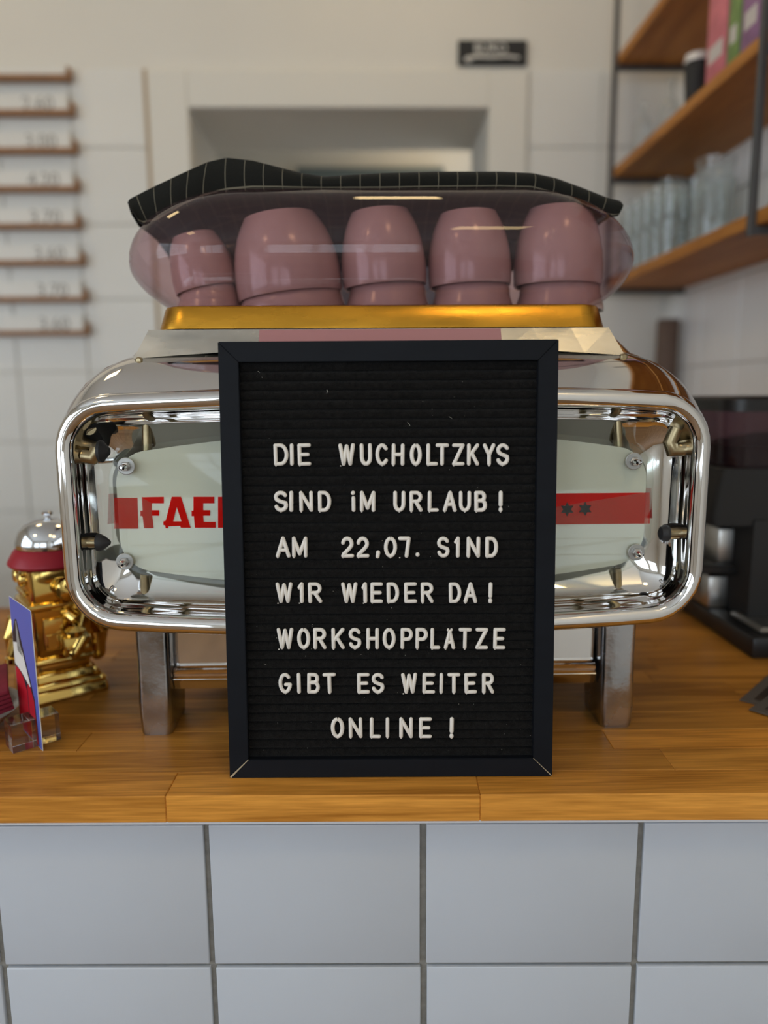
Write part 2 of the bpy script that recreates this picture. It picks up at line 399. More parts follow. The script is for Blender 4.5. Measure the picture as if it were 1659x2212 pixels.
# back-wall and right-wall tiles: one shared mesh, an object each
TZ = 2.159; TP = .198
def tile_mesh(name, wx, wy, wz, bev):
    bm = NB(); box(bm, -wx/2, wx/2, -wy/2, wy/2, -wz/2, wz/2, bev); me = bpy.data.meshes.new(name); bm.to_mesh(me); bm.free()
    for p in me.polygons: p.use_smooth = False
    return me
def tiles(name, parent, me, m, spots):
    me.materials.append(m)
    for s in spots:
        o = bpy.data.objects.new(name, me); C.objects.link(o); o.parent = parent
        o.location = Vector(s)-Vector(parent.get('_o', (0, 0, 0)))
b = NB(); box(b, -1.55, -.59, YB-.003, YB, .30, TZ); part('grout_bed', b, MAT['grout'], wall_back, smooth=False)
b = NB(); box(b, .441, XR, YB-.003, YB, .30, TZ); part('grout_bed', b, MAT['grout'], wall_back, smooth=False)
b = NB(); box(b, XR-.003, XR, .3, YB-.003, .95, TZ); part('grout_bed', b, MAT['grout'], wall_right, smooth=False)
X0 = at(172, 450, YB).x
sp = []; sp2 = []
for r in range(9):
    z = TZ-TP*(r+.5)
    for c in range(4): sp.append((X0+.0965-.198*c, YB-.0055, z))
    sp2 += [(.6405, YB-.0055, z), (.6405-.198, YB-.0055, z)] if 0 else [(.5395+.001, YB-.0055, z), (.7385, YB-.0055, z)]
tiles('tile', wall_back, tile_mesh('tile', .195, .005, .195, .0012), MAT['walltile'], [s for s in sp]+[s for s in sp2])
sp = []
for r in range(6):
    for c in range(6): sp.append((XR-.0055, YB-.006-.099-.198*c, TZ-TP*(r+.5)))
tiles('tile', wall_right, tile_mesh('tile_side', .005, .195, .195, .0012), mat('light_lifted_wall_tile', (.90, .90, .89, 1), .25, noise=.02, nscale=4), sp)  # white tile with its colour raised to make up for weak light here
sp = [(.8545, YB-.0055, TZ-TP*(r+.5)) for r in range(9)]
tiles('tile', wall_back, tile_mesh('tile_cut', .030, .005, .195, .0012), MAT['walltile'], sp)

# windows behind the camera and on the left (seen in the chrome and the dome)
def window(n, horiz, a0, a1, z0, z1, cols, rows):
    bm = NB()
    f = (lambda u0, u1, zz0, zz1, d0, d1: box(bm, u0, u1, YF-.13+d0, YF-.13+d1, zz0, zz1)) if horiz else (lambda u0, u1, zz0, zz1, d0, d1: box(bm, XL-.09+d0, XL-.09+d1, u0, u1, zz0, zz1))
    t = .045
    f(a0, a1, z0, z0+t, 0, .06); f(a0, a1, z1-t, z1, 0, .06); f(a0, a0+t, z0+t, z1-t, 0, .06); f(a1-t, a1, z0+t, z1-t, 0, .06)
    w0 = struct('window_%d' % n, bm, MAT['frame'])
    for i in range(1, cols):
        bm = NB(); u = a0+(a1-a0)*i/cols
        (box(bm, u-.014, u+.014, YF-.12, YF-.08, z0+t, z1-t) if horiz else box(bm, XL-.08, XL-.04, u-.014, u+.014, z0+t, z1-t)); part('mullion', bm, MAT['frame'], w0, smooth=False)
    for i in range(1, rows):
        bm = NB(); z = z0+(z1-z0)*i/rows
        (box(bm, a0+t, a1-t, YF-.115, YF-.085, z-.012, z+.012) if horiz else box(bm, XL-.075, XL-.045, a0+t, a1-t, z-.012, z+.012)); part('transom', bm, MAT['frame'], w0, smooth=False)
    bm = NB()
    (box(bm, a0+t, a1-t, YF-.102, YF-.098, z0+t, z1-t) if horiz else box(bm, XL-.062, XL-.058, a0+t, a1-t, z0+t, z1-t)); part('pane', bm, MAT['pane'], w0, smooth=False)
for i, q in enumerate(WIN): window(i+1, True, *q, 3, 4)
window(3, False, *WL, 3, 4)

# square warm ceiling lights
def ceiling_light(x, y, label, s=.30, z=ZC):
    t = thing('ceiling_light', (x, y, z), label, 'lamp', 'square warm ceiling lights')
    bm = NB()
    for (a, c, d, e) in ((-1, 1, -1, -.93), (-1, 1, .93, 1), (-1, -.93, -.93, .93), (.93, 1, -.93, .93)):
        box(bm, x+a*s/2, x+c*s/2, y+d*s/2, y+e*s/2, z-.03, z)
    part('lamp_frame', bm, MAT['lampframe'], t, smooth=False)
    bm = NB(); box(bm, x-s*.465, x+s*.465, y-s*.465, y+s*.465, z-.022, z-.015); part('diffuser', bm, MAT['whitediff'], t, smooth=False)
ceiling_light(.55, -.62, 'square warm ceiling light nearest the right wall, above the guest side of the counter', .36)
ceiling_light(-1.6, -.62, 'square warm ceiling light above the left part of the guest side', .36)
ceiling_light(.10, 1.55, 'square warm ceiling light in front of the doorway')
ceiling_light(-1.3, 1.55, 'square warm ceiling light in front of the menu ledges')
ceiling_light(.30, 2.95, 'small square ceiling light added to brighten the passage beyond the doorway', .2, 2.55)  # added lamp, unseen, because little light gets into the passage

# ------------------------------------------------------------------ bar counter: it stands 1.4 degrees askew
RB = Matrix.Translation((.0105, .6112, 0)) @ Matrix.Rotation(math.radians(-1.4), 4, 'Z') @ Matrix.Translation((-.0105, -.6112, 0))
base = thing('counter_base', (0, .75, 0), 'white-tiled counter front below the oak worktop', 'counter')
b = NB(); box(b, -1.7, .84, .6482, 1.16, 0.0, .9235); part('grout_core', b, MAT['frontgrout'], base, smooth=False, T=RB)
b = NB(); box(b, -1.7, .84, .6425, .6485, .9022, .9235, .001); part('edge_strip', b, MAT['whitetrim'], base, smooth=False, T=RB)
xs = [-.3625-.205*4+.205*i for i in range(10)]
xs = [-.1587+.2065*(i-7) for i in range(12)]
bmt = NB(); box(bmt, -.1003, .1003, -.003, .003, -.0738, .0738, .0011, 2); me = bpy.data.meshes.new('front_tile'); bmesh.ops.transform(bmt, matrix=Matrix.Rotation(math.radians(-1.4), 4, 'Z'), verts=bmt.verts); bmt.to_mesh(me); bmt.free()
smooth_by_angle(me, 50); me.materials.append(MAT['fronttile'])
random.seed(3)
for r in range(6):
    for i, x in enumerate(xs[:-1]):
        if x+.2065 > .84: continue
        zc = .9022-.0012-.0738-.1507*r-(.0015 if r else 0)
        if zc < .07: continue
        p = RB @ Vector((x+.10325+random.uniform(-.0006, .0006), .6460+random.uniform(-.0003, .0003), zc+random.uniform(-.0005, .0005)))
        o = bpy.data.objects.new('tile', me); C.objects.link(o); o.parent = base; o.location = p-Vector(base['_o'])

top = thing('worktop', (0, .9, CT-.026), 'oiled oak butcher-block worktop on the tiled counter', 'worktop')
def joints_for(row):
    J = {0: [-.185, .0970], 1: [-.62, .287], 2: [-.30, .2415], 3: [-.11, .43]}.get(row)
    rng = random.Random(row*17+5); L = [-1.75]
    if J: mids = [-1.35+.1*row, -.95]+J+[.62]
    else:
        mids = []; x = -1.5+rng.uniform(0, .3)
        while x < .8: mids.append(x); x += rng.uniform(.22, .55)
    return L+[m for m in mids if m < .80]+[.862]
RW = .0425
for row in range(14):
    y0 = .6112+RW*row; J = joints_for(row)
    for a, c in zip(J, J[1:]):
        b = NB(); box(b, a+.00004, c-.00004, y0+.00004, y0+RW-.00004, CT-.026, CT, .0006 if row else .0009, 1)
        so_ = part('stave', b, MAT['oak'], top, smooth=False, T=RB)
        tone = random.Random(int(a*1000)+row*31).uniform(.62, .98)
        if row == 0: tone = 1.22 if a > -.2 else 1.12
        if row == 1: tone = 1.0 if a > .2 else .93
        if row == 2: tone = 1.35 if a > .2 else .9
        so_.color = (tone, tone, tone, 1)
side = thing('side_worktop', (.65, 1.7, CT-.026), 'oak side worktop running back along the right wall', 'worktop')
for row in range(21):
    y0 = 1.222+.0425*row; rng = random.Random(row+99); j = rng.uniform(.5, .8)
    for a, c in ((.46, j), (j, .866)):
        b = NB(); box(b, a+.0001, c-.0001, y0+.0001, y0+.0424, CT-.026, CT, .0006); part('stave', b, MAT['oak'], side, smooth=False).color = (.95, .95, .95, 1)
sb = NB(); box(sb, .48, .866, 1.21, 2.13, 0, CT-.027, .002)
ob = part('side_cabinet', sb, MAT['frame'], None, loc=(.67, 1.65, 0)); tag(ob, 'white cabinet carrying the side worktop by the right wall', 'cabinet')

# ------------------------------------------------------------------ espresso machine (back side faces us)
CX = .0167; HW = .3164; YR = .703
mach = thing('espresso_machine', (CX, .9, CT), 'chrome retro espresso machine with gold band and pink cup-warmer dome', 'espresso machine')
def oy(x, amp=.012): return -amp*(1-((x-CX)/HW)**2)
def L3(P, y, amp=.012): return [(x, y+oy(x, amp), z) for x, z in P]
def ring(off, y, dz=0., dr=0., amp=.012, dside=0.):
    return L3(rr(CX, HW-off+dside, 1.077+off, 1.303-off+dz, max(.052-off, .012)+dr, .0085, .010), y, amp)
# shell: inner dish -> rolled lip -> hood -> body
loops = [ring(.104, .7560, amp=.0), ring(.090, .7553, amp=.0), ring(.074, .7528, amp=.001), ring(.058, .7490, amp=.002), ring(.044, .7440, amp=.003), ring(.033, .7385, amp=.005), ring(.0255, .7325, amp=.007), ring(.0210, .7260, amp=.010), ring(.0193, .7210, amp=.012)]
R = .0095
for i in range(9):
    a = PI*i/8; loops.append(ring(R+R*math.cos(a), .716-R*1.25*math.sin(a)))
bm = NB(); loft(bm, loops, True, False); part('front_bezel', bm, MAT['chrome'], mach)
def body(dzt, y, r, zb=1.077, hs=0., amp=.0):
    return L3(rr(CX, HW+hs, zb, 1.303+dzt, r, .0085, .010*(1 if zb < 1.08 else .3)), y, amp)
loops = [body(-.001, .716, .052, hs=-.0005, amp=.012), body(.004, .721, .054, amp=.012), body(.014, .730, .060, hs=.002, amp=.009), body(.026, .743, .068, hs=.003, amp=.005), body(.034, .757, .074, hs=.003), body(.039, .775, .080, hs=.003), body(.042, .80, .085, 1.082, .003), body(.042, 1.05, .085, 1.085, .003), body(.034, 1.10, .085, 1.090, -.004), body(.01, 1.115, .070, 1.11, -.03)]
bm = NB(); loft(bm, loops, False, True); part('body_shell', bm, MAT['chrome'], mach)
# sloping shoulder under the gold band: front plate and the shell behind it
def fr(hx0, y0, hx1, y1, z0, z1, yb, r0, r1, bm, n=5):
    loops = []
    for i in range(n+1):
        t = i/n; hx = hx0+(hx1-hx0)*t; yy = y0+(y1-y0)*t
        loops.append(rrxy(CX, (yy+yb-.02*t)/2, hx, (yb-.02*t-yy)/2, r0+(r1-r0)*t, z0+(z1-z0)*t))
    loft(bm, loops)
bm = NB()
for i in range(1): fr(.292, .775, .238, .776, 1.325, 1.3685, 1.07, .05, .03, bm, 6)
part('shoulder_shell', bm, MAT['chrome'], mach)
def front_plate(bm, xa0, xb0, xa1, xb1, z0, z1, y0, y1, th=.006, N=12, bulge=.010):
    A = []; 
    for t, xa, xb, z, y in ((0, xa0, xb0, z0, y0), (1, xa1, xb1, z1, y1)):
        A.append([(xa+(xb-xa)*i/N, y, z+(bulge*(1-((xa+(xb-xa)*i/N-CX)/.25)**2) if t == 0 else 0)) for i in range(N+1)])
    lo, hi = A
    v = lambda L, d: [bm.verts.new((x, y+d, z)) for x, y, z in L]
    a0, a1, b0, b1 = v(lo, 0), v(hi, 0), v(lo, th), v(hi, th)
    for i in range(N):
        bm.faces.new((a0[i], a0[i+1], a1[i+1], a1[i])); bm.faces.new((b0[i+1], b0[i], b1[i], b1[i+1]))
        bm.faces.new((a1[i], a1[i+1], b1[i+1], b1[i])); bm.faces.new((a0[i+1], a0[i], b0[i], b0[i+1]))
    bm.faces.new((a0[0], a1[0], b1[0], b0[0])); bm.faces.new((a0[N], b0[N], b1[N], a1[N]))
bm = NB(); front_plate(bm, -.2334, .2600, -.2200, .2460, 1.3400, 1.3690, .757, .769); part('shoulder_plate', bm, MAT['brushed'], mach, smooth=False)
pk = at(560, 718, .766); pk2 = at(1082, 714, .766)
bm = NB(); front_plate(bm, pk.x, pk2.x, pk.x, pk2.x, 1.3405, 1.3685, .7560, .7678, .003, 8, .010); part('pink_inlay', bm, MAT['pinkplate'], mach, smooth=False)['label'] = 'dusty pink insert under the gold band'
for (px, py) in ((300, 779), (1348, 771)):
    p = at(px, py, .752); bm = NB(); lathe(bm, (p.x, p.y-.002, p.z), [(.0022, 0), (.0036, .0015), (.0036, .008)], 12, axis='y'); part('screw', bm, MAT['brass'], mach)
# gold band
bm = NB()
loops = []
for (hx, yf, yb, z, r) in ((.2300, .7712, 1.030, 1.3690, .030), (.2325, .7698, 1.032, 1.3700, .030), (.2320, .7700, 1.032, 1.3720, .030), (.2265, .7745, 1.028, 1.3900, .026), (.2252, .7762, 1.027, 1.3925, .025), (.2225, .7790, 1.024, 1.3935, .024)):
    loops.append(rrxy(CX, (yf+yb)/2, hx, (yb-yf)/2, r, z))
loft(bm, loops); part('gold_band', bm, MAT['gold'], mach)
bm = NB(); loft(bm, [rrxy(CX, .9, .2308, .1295, .03, 1.3683), rrxy(CX, .9, .2308, .1295, .03, 1.3692)]); part('band_gasket', bm, MAT['rubber'], mach)
# pink dome: loft of rounded rectangles
DY = .905; DZ0 = 1.3935; DH = .131
def dome_loop(z, hx, hy, n=8): return rrxy(CX+.0012, DY, hx, hy, min(hy*.97, hx*.97)*(.80 if z > DZ0+.03 else .6+.2*(z-DZ0)/.03), z, n)
loops = []
for i in range(9):
    t = i/8; s = math.sin(t*PI/2); loops.append(dome_loop(DZ0+.052*t, .2285+(.2800-.2285)*math.sin(t*PI/2)**.85, .112+(.150-.112)*math.sin(t*PI/2)))
for i in range(1, 17):
    a = PI/2*i/16*.97; z = DZ0+.052+(DH-.052)*math.sin(a); c = math.cos(a)**.78
    loops.append(dome_loop(z, .2800-.155*(1-c), .150-.135*(1-c)))
bm = NB(); loft(bm, loops, False, True); domo = part('cup_dome', bm, MAT['dome'], mach, smooth=False)
for p in domo.data.polygons: p.use_smooth = True
domo['label'] = 'translucent smoky pink plastic dome'
bm = NB(); loft(bm, [rrxy(CX, DY, .225, .108, .05, 1.3936), rrxy(CX, DY, .225, .108, .05, 1.3950)]); part('cup_tray', bm, MAT['chrome'], mach)
# legs
def leg(bm, x0, x1, yf, yb):
    cx = (x0+x1)/2; hw = (x1-x0)/2; cy = (yf+yb)/2; hy = (yb-yf)/2
    sec = [(.950, .90, 1.0), (.953, .96, 1.0), (.970, 1.00, 1.02), (.985, 1.02, 1.03), (1.00, 1.0, 1.0), (1.03, .99, .97), (1.085, 1.03, .97)]
    loft(bm, [rrxy(cx, cy, hw*s, hy*t, .007, z, 4) for z, s, t in sec])
for (x0, x1) in ((-.2440, -.2094), (.2435, .2795)):
    bm = NB(); leg(bm, x0, x1, .737, .80); part('leg', bm, MAT['cast'], mach)
    bm = NB(); leg(bm, x0, x1, 1.03, 1.09); part('leg', bm, MAT['cast'], mach)
# lower tray housing between the legs
bm = NB(); box(bm, -.2095, .2425, .760, 1.06, 1.000, 1.086, .002); part('lower_housing', bm, MAT['chrome'], mach, smooth=False)
prof = [(.760, 1.0190), (.756, 1.0188), (.7505, 1.0165), (.7485, 1.0140), (.7490, 1.0120), (.7510, 1.0108), (.7480, 1.0090), (.7465, 1.0070), (.7480, 1.0045), (.7520, .9950), (.7560, .9935), (.770, .9935)]
bm = NB(); loft(bm, [[(x, y, z) for y, z in prof] for x in (-.2085, .2405)], True, True); part('tray_moulding', bm, MAT['chrome'], mach)
# lit-sign glass plate with its white backing
GX = .0143; GY = .722
def glass_loop(off, y): return [(x, y, z) for x, z in rr(GX, .2680-off, 1.1295+off, 1.2510-off, .030-off*.5, .022, .024)]
bm = NB(); loft(bm, [glass_loop(.0008, GY-.0005), glass_loop(0, GY), glass_loop(0, GY+.005), glass_loop(.0008, GY+.0055)]); gp = part('sign_glass', bm, MAT['clearglass'], mach)
gp['label'] = 'clear glass plate over the white sign'
bm = NB(); bm.faces.new([bm.verts.new(v) for v in glass_loop(.0052, GY+.0062)]); part('sign_backing', bm, MAT['panel'], gp, smooth=False)['label'] = 'greenish white sign backing'
YS = GY+.0058
def P2(px, py, y=YS): p = at(px, py, y); return (p.x, p.z)
def prnt(polys, m, name, y=YS, th=.0003):
    bm = NB()
    for pl in polys: bm.faces.new([bm.verts.new((*P2(*q, y)[:1], y-th, P2(*q, y)[1])) for q in pl])
    o = part(name, bm, m, gp, smooth=False); return o
o = prnt([[(247, 1075), (297, 1075), (299, 1142), (247, 1142)]], MAT['redprint'], 'red_block')
def seg(*q): return [q]
F_ = [[(306, 1074), (354, 1073), (354, 1087), (328, 1087), (328, 1102), (344, 1102), (344, 1114), (329, 1114), (332, 1141), (311, 1141), (308, 1115), (303, 1115), (303, 1103), (308, 1103)]]
A_l = [(371, 1073), (381, 1073), (381, 1092), (375, 1124), (375, 1130), (353, 1125)]
A1 = [(371, 1073), (382, 1073), (382, 1095), (374, 1126), (364, 1126), (364, 1141), (358, 1141), (357, 1135), (353, 1134), (353, 1126), (358, 1125)]
A2 = [(382, 1073), (391, 1073), (412, 1140), (391, 1140), (389, 1136), (364, 1137), (364, 1126), (392, 1126), (382, 1095)]
E_ = [(418, 1073), (463, 1073), (463, 1087), (439, 1087), (439, 1102), (454, 1102), (454, 1114), (439, 1114), (440, 1127), (466, 1127), (466, 1140), (421, 1140), (419, 1115), (414, 1115), (414, 1103), (418, 1103)]
dx = 56
M_ = [(471, 1073), (486, 1073), (496, 1103), (506, 1073), (522, 1073), (522, 1140), (507, 1140), (507, 1100), (499, 1126), (492, 1126), (486, 1100), (486, 1140), (471, 1140)]
A1b = [(x+174, y) for x, y in A1]; A2b = [(x+174, y) for x, y in A2]
o = prnt([F_[0], A1, A2, E_, M_, A1b, A2b], MAT['redprint'], 'logo_lettering'); o['label'] = 'red FAEMA lettering'
o = prnt([[(600, 1071), (1403, 1064), (1403, 1131), (600, 1138)]], MAT['redprint'], 'red_stripe')
def star(cx, cy, r):
    return [(cx+(r if i % 2 == 0 else r*.55)*math.sin(PI*i/6), cy-(r if i % 2 == 0 else r*.55)*math.cos(PI*i/6)) for i in range(12)]
for c in ((1225, 1100), (1264, 1099)):
    prnt([star(c[0], c[1], 15.5)], MAT['blackprint'], 'star', YS-.0004)
for (px, py, tl) in ((273, 1007, 0), (270, 1213, 0), (1369, 996, 0), (1374, 1193, 0)):
    p = at(px, py, GY); bm = NB(); lathe(bm, p, [(.0079, -.0012), (.0085, -.0009), (.0085, .0)], 24, axis='y'); bo = part('bolt', bm, mat('satin_washer', (.42, .42, .40, 1), .45, .8), mach, smooth=False)
    bm = NB(); lathe(bm, (p.x, p.y-.0015, p.z), [(.0040, -.0040), (.0048, -.0034), (.0048, 0)], 6, axis='y'); part('nut', bm, MAT['silver'], bo, smooth=False)
    bm = NB(); pr = []
    for i in range(9): pr.append((.0024 if i % 2 else .0029, -.0055-.0011*i))
    pr = [(.0012, -.0160)]+pr[::-1]+[(.0028, -.004)]
    lathe(bm, p, pr, 14, axis='y'); part('threaded_stud', bm, MAT['bellchrome'], bo)
# brass standoff pipes with rubber feet, inside the bezel
def pipe(pts, rad=.0048, y=None, name='standoff_pipe'):
    bm = NB(); P = [at(a, c, yy) for a, c, yy in pts]; tube(bm, P, rad, 14, up=(0.2, 1, 0)); return part(name, bm, MAT['brass'], mach)
def collar(px, py, y, ax, r=.006, h=.006):
    p = at(px, py, y); bm = NB(); lathe(bm, p, [(r*.8, -h/2), (r, -h*.3), (r, h*.3), (r*.8, h/2)], 16, axis=ax); return bm
pipe([(322, 868, .7385), (320, 885, .7385), (317, 905, .7385), (318, 975, .7385)])
pipe([(1337, 858, .7385), (1337, 885, .7385), (1333, 905, .7385), (1336, 965, .7385)])
pipe([(313, 1240, .7385), (315, 1300, .7385)]); part('rubber_foot', collar(316, 1303, .7385, 'z', .0075, .006), MAT['rubber'], mach)
pipe([(1332, 1228, .7385), (1334, 1283, .7385)]); part('rubber_foot', collar(1334, 1284, .7385, 'z', .0075, .006), MAT['rubber'], mach)
pipe([(168, 1172, .7275), (214, 1172, .7275)], .0055); part('rubber_foot', collar(174, 1172, .7275, 'x', .0072, .004), MAT['rubber'], mach)
bm = NB(); p = at(210, 1172, .7275); lathe(bm, p, [(.0085, 0), (.0088, .003), (.0060, .008), (.0020, .013)], 16, axis='x'); part('rubber_cone', bm, MAT['rubber'], mach)
pipe([(178, 985, .7275), (200, 988, .7275), (213, 975, .7275), (205, 940, .762), (192, 925, .7275)], .0068)
bm = NB(); p = at(214, 975, .7275); lathe(bm, p, [(.0105, 0), (.0112, .003), (.0075, .006), (.0035, .010)], 16, axis='x'); part('rubber_cone', bm, MAT['rubber'], mach)
pipe([(1480, 1152, .7275), (1442, 1152, .7275)], .0055)
bm = NB(); p = at(1444, 1152, .7275); lathe(bm, p, [(.0030, -.010), (.0068, -.008), (.0085, -.003), (.0075, 0)], 16, axis='x'); part('rubber_cap', bm, MAT['rubber'], mach)
pipe([(1478, 972, .7275), (1452, 972, .7275), (1447, 955, .7275), (1460, 925, .7275)], .0065)
bm = NB(); p = at(1446, 965, .756); lathe(bm, p, [(.0105, -.004), (.0112, -.001), (.0085, 0)], 16, axis='x'); part('rubber_cap', bm, MAT['rubber'], mach)

# ------------------------------------------------------------------ cups under the dome
def cup(name, px, w, ytop, tilt, label, Y, z0, group, sc_h=1.0, hand=0.5, col=None):
    """upside-down cup: rim at the bottom (z0), foot on top"""
    c = at(px, 600, Y); R = w/2*(Y*.99)/FPX; H = R*1.68*sc_h
    t = thing(name, (c.x, Y, z0), label, 'cup', group)
    prof = [(R*.93, .0015), (R*.975, 0), (R*.99, .003), (R*1.0, H*.14), (R*.998, H*.28), (R*.975, H*.44), (R*.93, H*.60), (R*.86, H*.76), (R*.77, H*.89), (R*.70, H*.965), (R*.675, H)]
    if col:   # the lower cup of a stack: flares at the rim, slimmer where the upper one sits over it
        prof = [(rr_*(1.03-.15*min(1, hh/(H*.36))), hh) for rr_, hh in prof]
    Tm = Matrix.Translation((c.x, Y, z0)) @ Matrix.Rotation(math.radians(-tilt), 4, 'Y') @ Matrix.Translation((-c.x, -Y, -z0))
    bm = NB(); lathe(bm, (c.x, Y, z0), prof, 40, False, False)
    lathe(bm, (c.x, Y, z0), [(R*.93, .0015), (R*.90, H*.4), (R*.6, H*.88), (.0001, H*.90)], 40, False, False); part('cup_body', bm, MAT['pinkcup'], t, T=Tm)
    bm = NB(); lathe(bm, (c.x, Y, z0), [(R*.675, H), (R*.62, H+.0002), (R*.59, H-.0025), (.0001, H-.003)], 40, False, False); part('cup_foot', bm, MAT['cupfoot'], t, T=Tm)
    bm = NB(); a = hand
    pts = []
    for i in range(9):
        q = -PI/2+PI*i/8; rr_ = R*.88+R*.42*math.cos(q); zz = H*.50+H*.30*math.sin(q)
        pts.append((c.x+math.cos(a)*rr_, Y+math.sin(a)*rr_, z0+zz))
    tube(bm, pts, R*.085, 10); part('handle', bm, MAT['pinkcup'], t, T=Tm)
    return t
ZT = 1.3952
spec = [(447, 132, 12, .80, 'small pink espresso cup at the left end of the dome, upper layer'),
        (628, 222, 7, 1.0, 'largest pink cup, second from the left, upper layer'),
        (832, 178, 4, 1.0, 'pink cup in the middle of the dome, upper layer'),
        (1015, 174, 2, 1.0, 'pink cup second from the right, upper layer'),
        (1204, 184, 0, 1.0, 'pink cup at the right end of the dome, upper layer')]
for i, (px, wpx, tilt, hs, lab) in enumerate(spec):
    Yc = .875 if i != 1 else .878
    lowR = wpx/2*(Yc*.99)/FPX
    cup('cup', px+5, wpx*1.0 if i else wpx*1.05, 0, 0, lab.replace('upper layer', 'lower layer'), Yc, ZT, 'pink cups under the dome', .80 if i else .7, .9, col=1)
    zt = ZT+.022+(.006 if i in (2, 3, 4) else 0)
    cup('cup', px, wpx, 0, tilt, lab, Yc-.003 if i else Yc, zt+(.004 if i == 0 else (-.004 if i == 1 else 0)), 'pink cups under the dome', (.86 if i == 1 else 1.0), .9)

# ------------------------------------------------------------------ checked cloth draped over the dome
topc = [(277, 441), (283, 432), (330, 408), (400, 375), (450, 353), (490, 344), (545, 350), (600, 364), (650, 377), (700, 385), (760, 381), (830, 377), (950, 374), (1080, 374), (1150, 377), (1200, 388), (1260, 410), (1310, 430), (1338, 437), (1344, 445)]
botc = [(300, 478), (312, 482), (340, 478), (395, 445), (440, 425), (490, 412), (545, 406), (600, 405), (650, 405), (700, 405), (760, 405), (830, 405), (950, 403), (1080, 402), (1150, 404), (1200, 418), (1260, 441), (1300, 460), (1322, 465), (1336, 462)]
def interp(c, t):
    f = t*(len(c)-1); i = min(int(f), len(c)-2); f -= i
    return (c[i][0]+(c[i+1][0]-c[i][0])*f, c[i][1]+(c[i+1][1]-c[i][1])*f)
bm = NB(); uvl = bm.loops.layers.uv.new('UVMap'); NC = 120; rows = []
YCF = .838
for i in range(NC+1):
    t = i/NC; a = interp(topc, t); c = interp(botc, t)
    yf = YCF+.004*math.sin(t*9)+.0015*math.sin(t*31)
    pt = at(a[0], a[1], yf+.004); pb = at(c[0], c[1], yf-.002)
    x = (pt.x+pb.x)/2
    u = (pt.x-CX)/.28
    # height of the dome crown behind the hem
    dz = DZ0+.052+(DH-.052)*math.sqrt(max(0, 1-max(0, (abs(pt.x-CX)-.125)/.155)**2)) if abs(pt.x-CX) < .279 else DZ0+.052
    zc = max(dz+.0035, min(pt.z-.002, dz+.02))
    col = [pb+Vector((0, .010, .0045)), pb+Vector((0, .003, .0)), pb, pb*.75+pt*.25+Vector((0, -.003, 0)), (pb+pt)/2+Vector((0, -.004, 0)), pb*.25+pt*.75+Vector((0, -.003, 0)), pt, pt+Vector((0, .004, .001)), Vector((pt.x, yf+.016, pt.z*.5+zc*.5+.0005)), Vector((pt.x, .88, zc)), Vector((pt.x, .91, zc)), Vector((pt.x, .95, zc-.001)), Vector((pt.x*.99, .99, zc-.012)), Vector((pt.x*.98, 1.03, zc-.036)), Vector((pt.x*.97, 1.048, zc-.062))]
    rows.append(([bm.verts.new(v) for v in col], [0, .3, .4, .62, .8, .98, 1.15, 1.3, 1.6, 3.2, 4.6, 6.2, 8, 9.8, 11], x))
xs0 = 0; prev = None
us = []
acc = 0
for i, (vv, kk, x) in enumerate(rows):
    if i: acc += (vv[6].co-rows[i-1][0][6].co).length
    us.append(acc/.0209+.35)
for i in range(NC):
    A, ka, _ = rows[i]; B, kb, _ = rows[i+1]
    for j in range(len(A)-1):
        f = bm.faces.new((A[j], B[j], B[j+1], A[j+1]))
        for lp, (uu, vv) in zip(f.loops, ((us[i], ka[j]), (us[i+1], ka[j]), (us[i+1], ka[j+1]), (us[i], ka[j+1]))): lp[uvl].uv = (uu, vv*.9+.60)
cl = part('checked_cloth', bm, MAT['cloth'], None, loc=(CX, .9, DZ0+DH), smooth=True)
for p in cl.data.polygons: p.use_smooth = True
tag(cl, 'black cloth with thin white check draped over the pink dome', 'cloth')
so = cl.modifiers.new('thick', 'SOLIDIFY'); so.thickness = .0016; so.offset = 1

# ------------------------------------------------------------------ letter board leaning on the machine
bA = atz(497, 1682, CT); bB = atz(1192, 1678, CT)
U = (bB-bA).normalized(); W0 = (bB-bA).length
tA = at(470, 738, bA.y+.0262); tB = at(1205, 735, bB.y+.0262)
V = ((tA+tB)/2-(bA+bB)/2); BH = V.length; V.normalize(); NV = U.cross(V).normalized()   # points away from the camera
V = NV.cross(U).normalized()*1.0
ctr = (bA+bB)/2
if NV.y < 0: NV = -NV
MB = Matrix(((U.x, NV.x, V.x, ctr.x), (U.y, NV.y, V.y, ctr.y), (U.z, NV.z, V.z, ctr.z), (0, 0, 0, 1)))
MBI = MB.inverted()
W = .3010; H = BH; BO = Vector((0, 0, .0005))
MB = Matrix.Translation((0, 0, .0004)) @ MB; MBI = MB.inverted()
def onboard(px, py, d=0.0):
    o = MBI @ Vector((0, 0, CAMZ)); dr = MBI.to_3x3() @ ray(px, py); t = (d-o.y)/dr.y; return o+dr*t
board = thing('letter_board', tuple(ctr), 'black felt letter board in a black frame leaning on the machine', 'letter board')
FW = .0178
def rail(bm, pts, d0, d1):
    poly(bm, pts, d0, d1)
hw = W/2
g = .0002
rails = [[(-hw+g, g), (hw-g, g), (hw-FW-g, FW), (-hw+FW+g, FW)], [(-hw+g, H), (-hw+FW+g, H-FW), (hw-FW-g, H-FW), (hw-g, H)], [(-hw, g), (-hw+FW, FW+g), (-hw+FW, H-FW-g), (-hw, H-g)], [(hw, g), (hw, H-g), (hw-FW, H-FW-g), (hw-FW, FW+g)]]
for rl in rails:
    bm = NB(); poly(bm, rl, 0, .018); bmesh.ops.bevel(bm, geom=list(bm.edges), offset=.0005, segments=2, affect='EDGES')
    part('frame_rail', bm, MAT['boardframe'], board, T=MB)
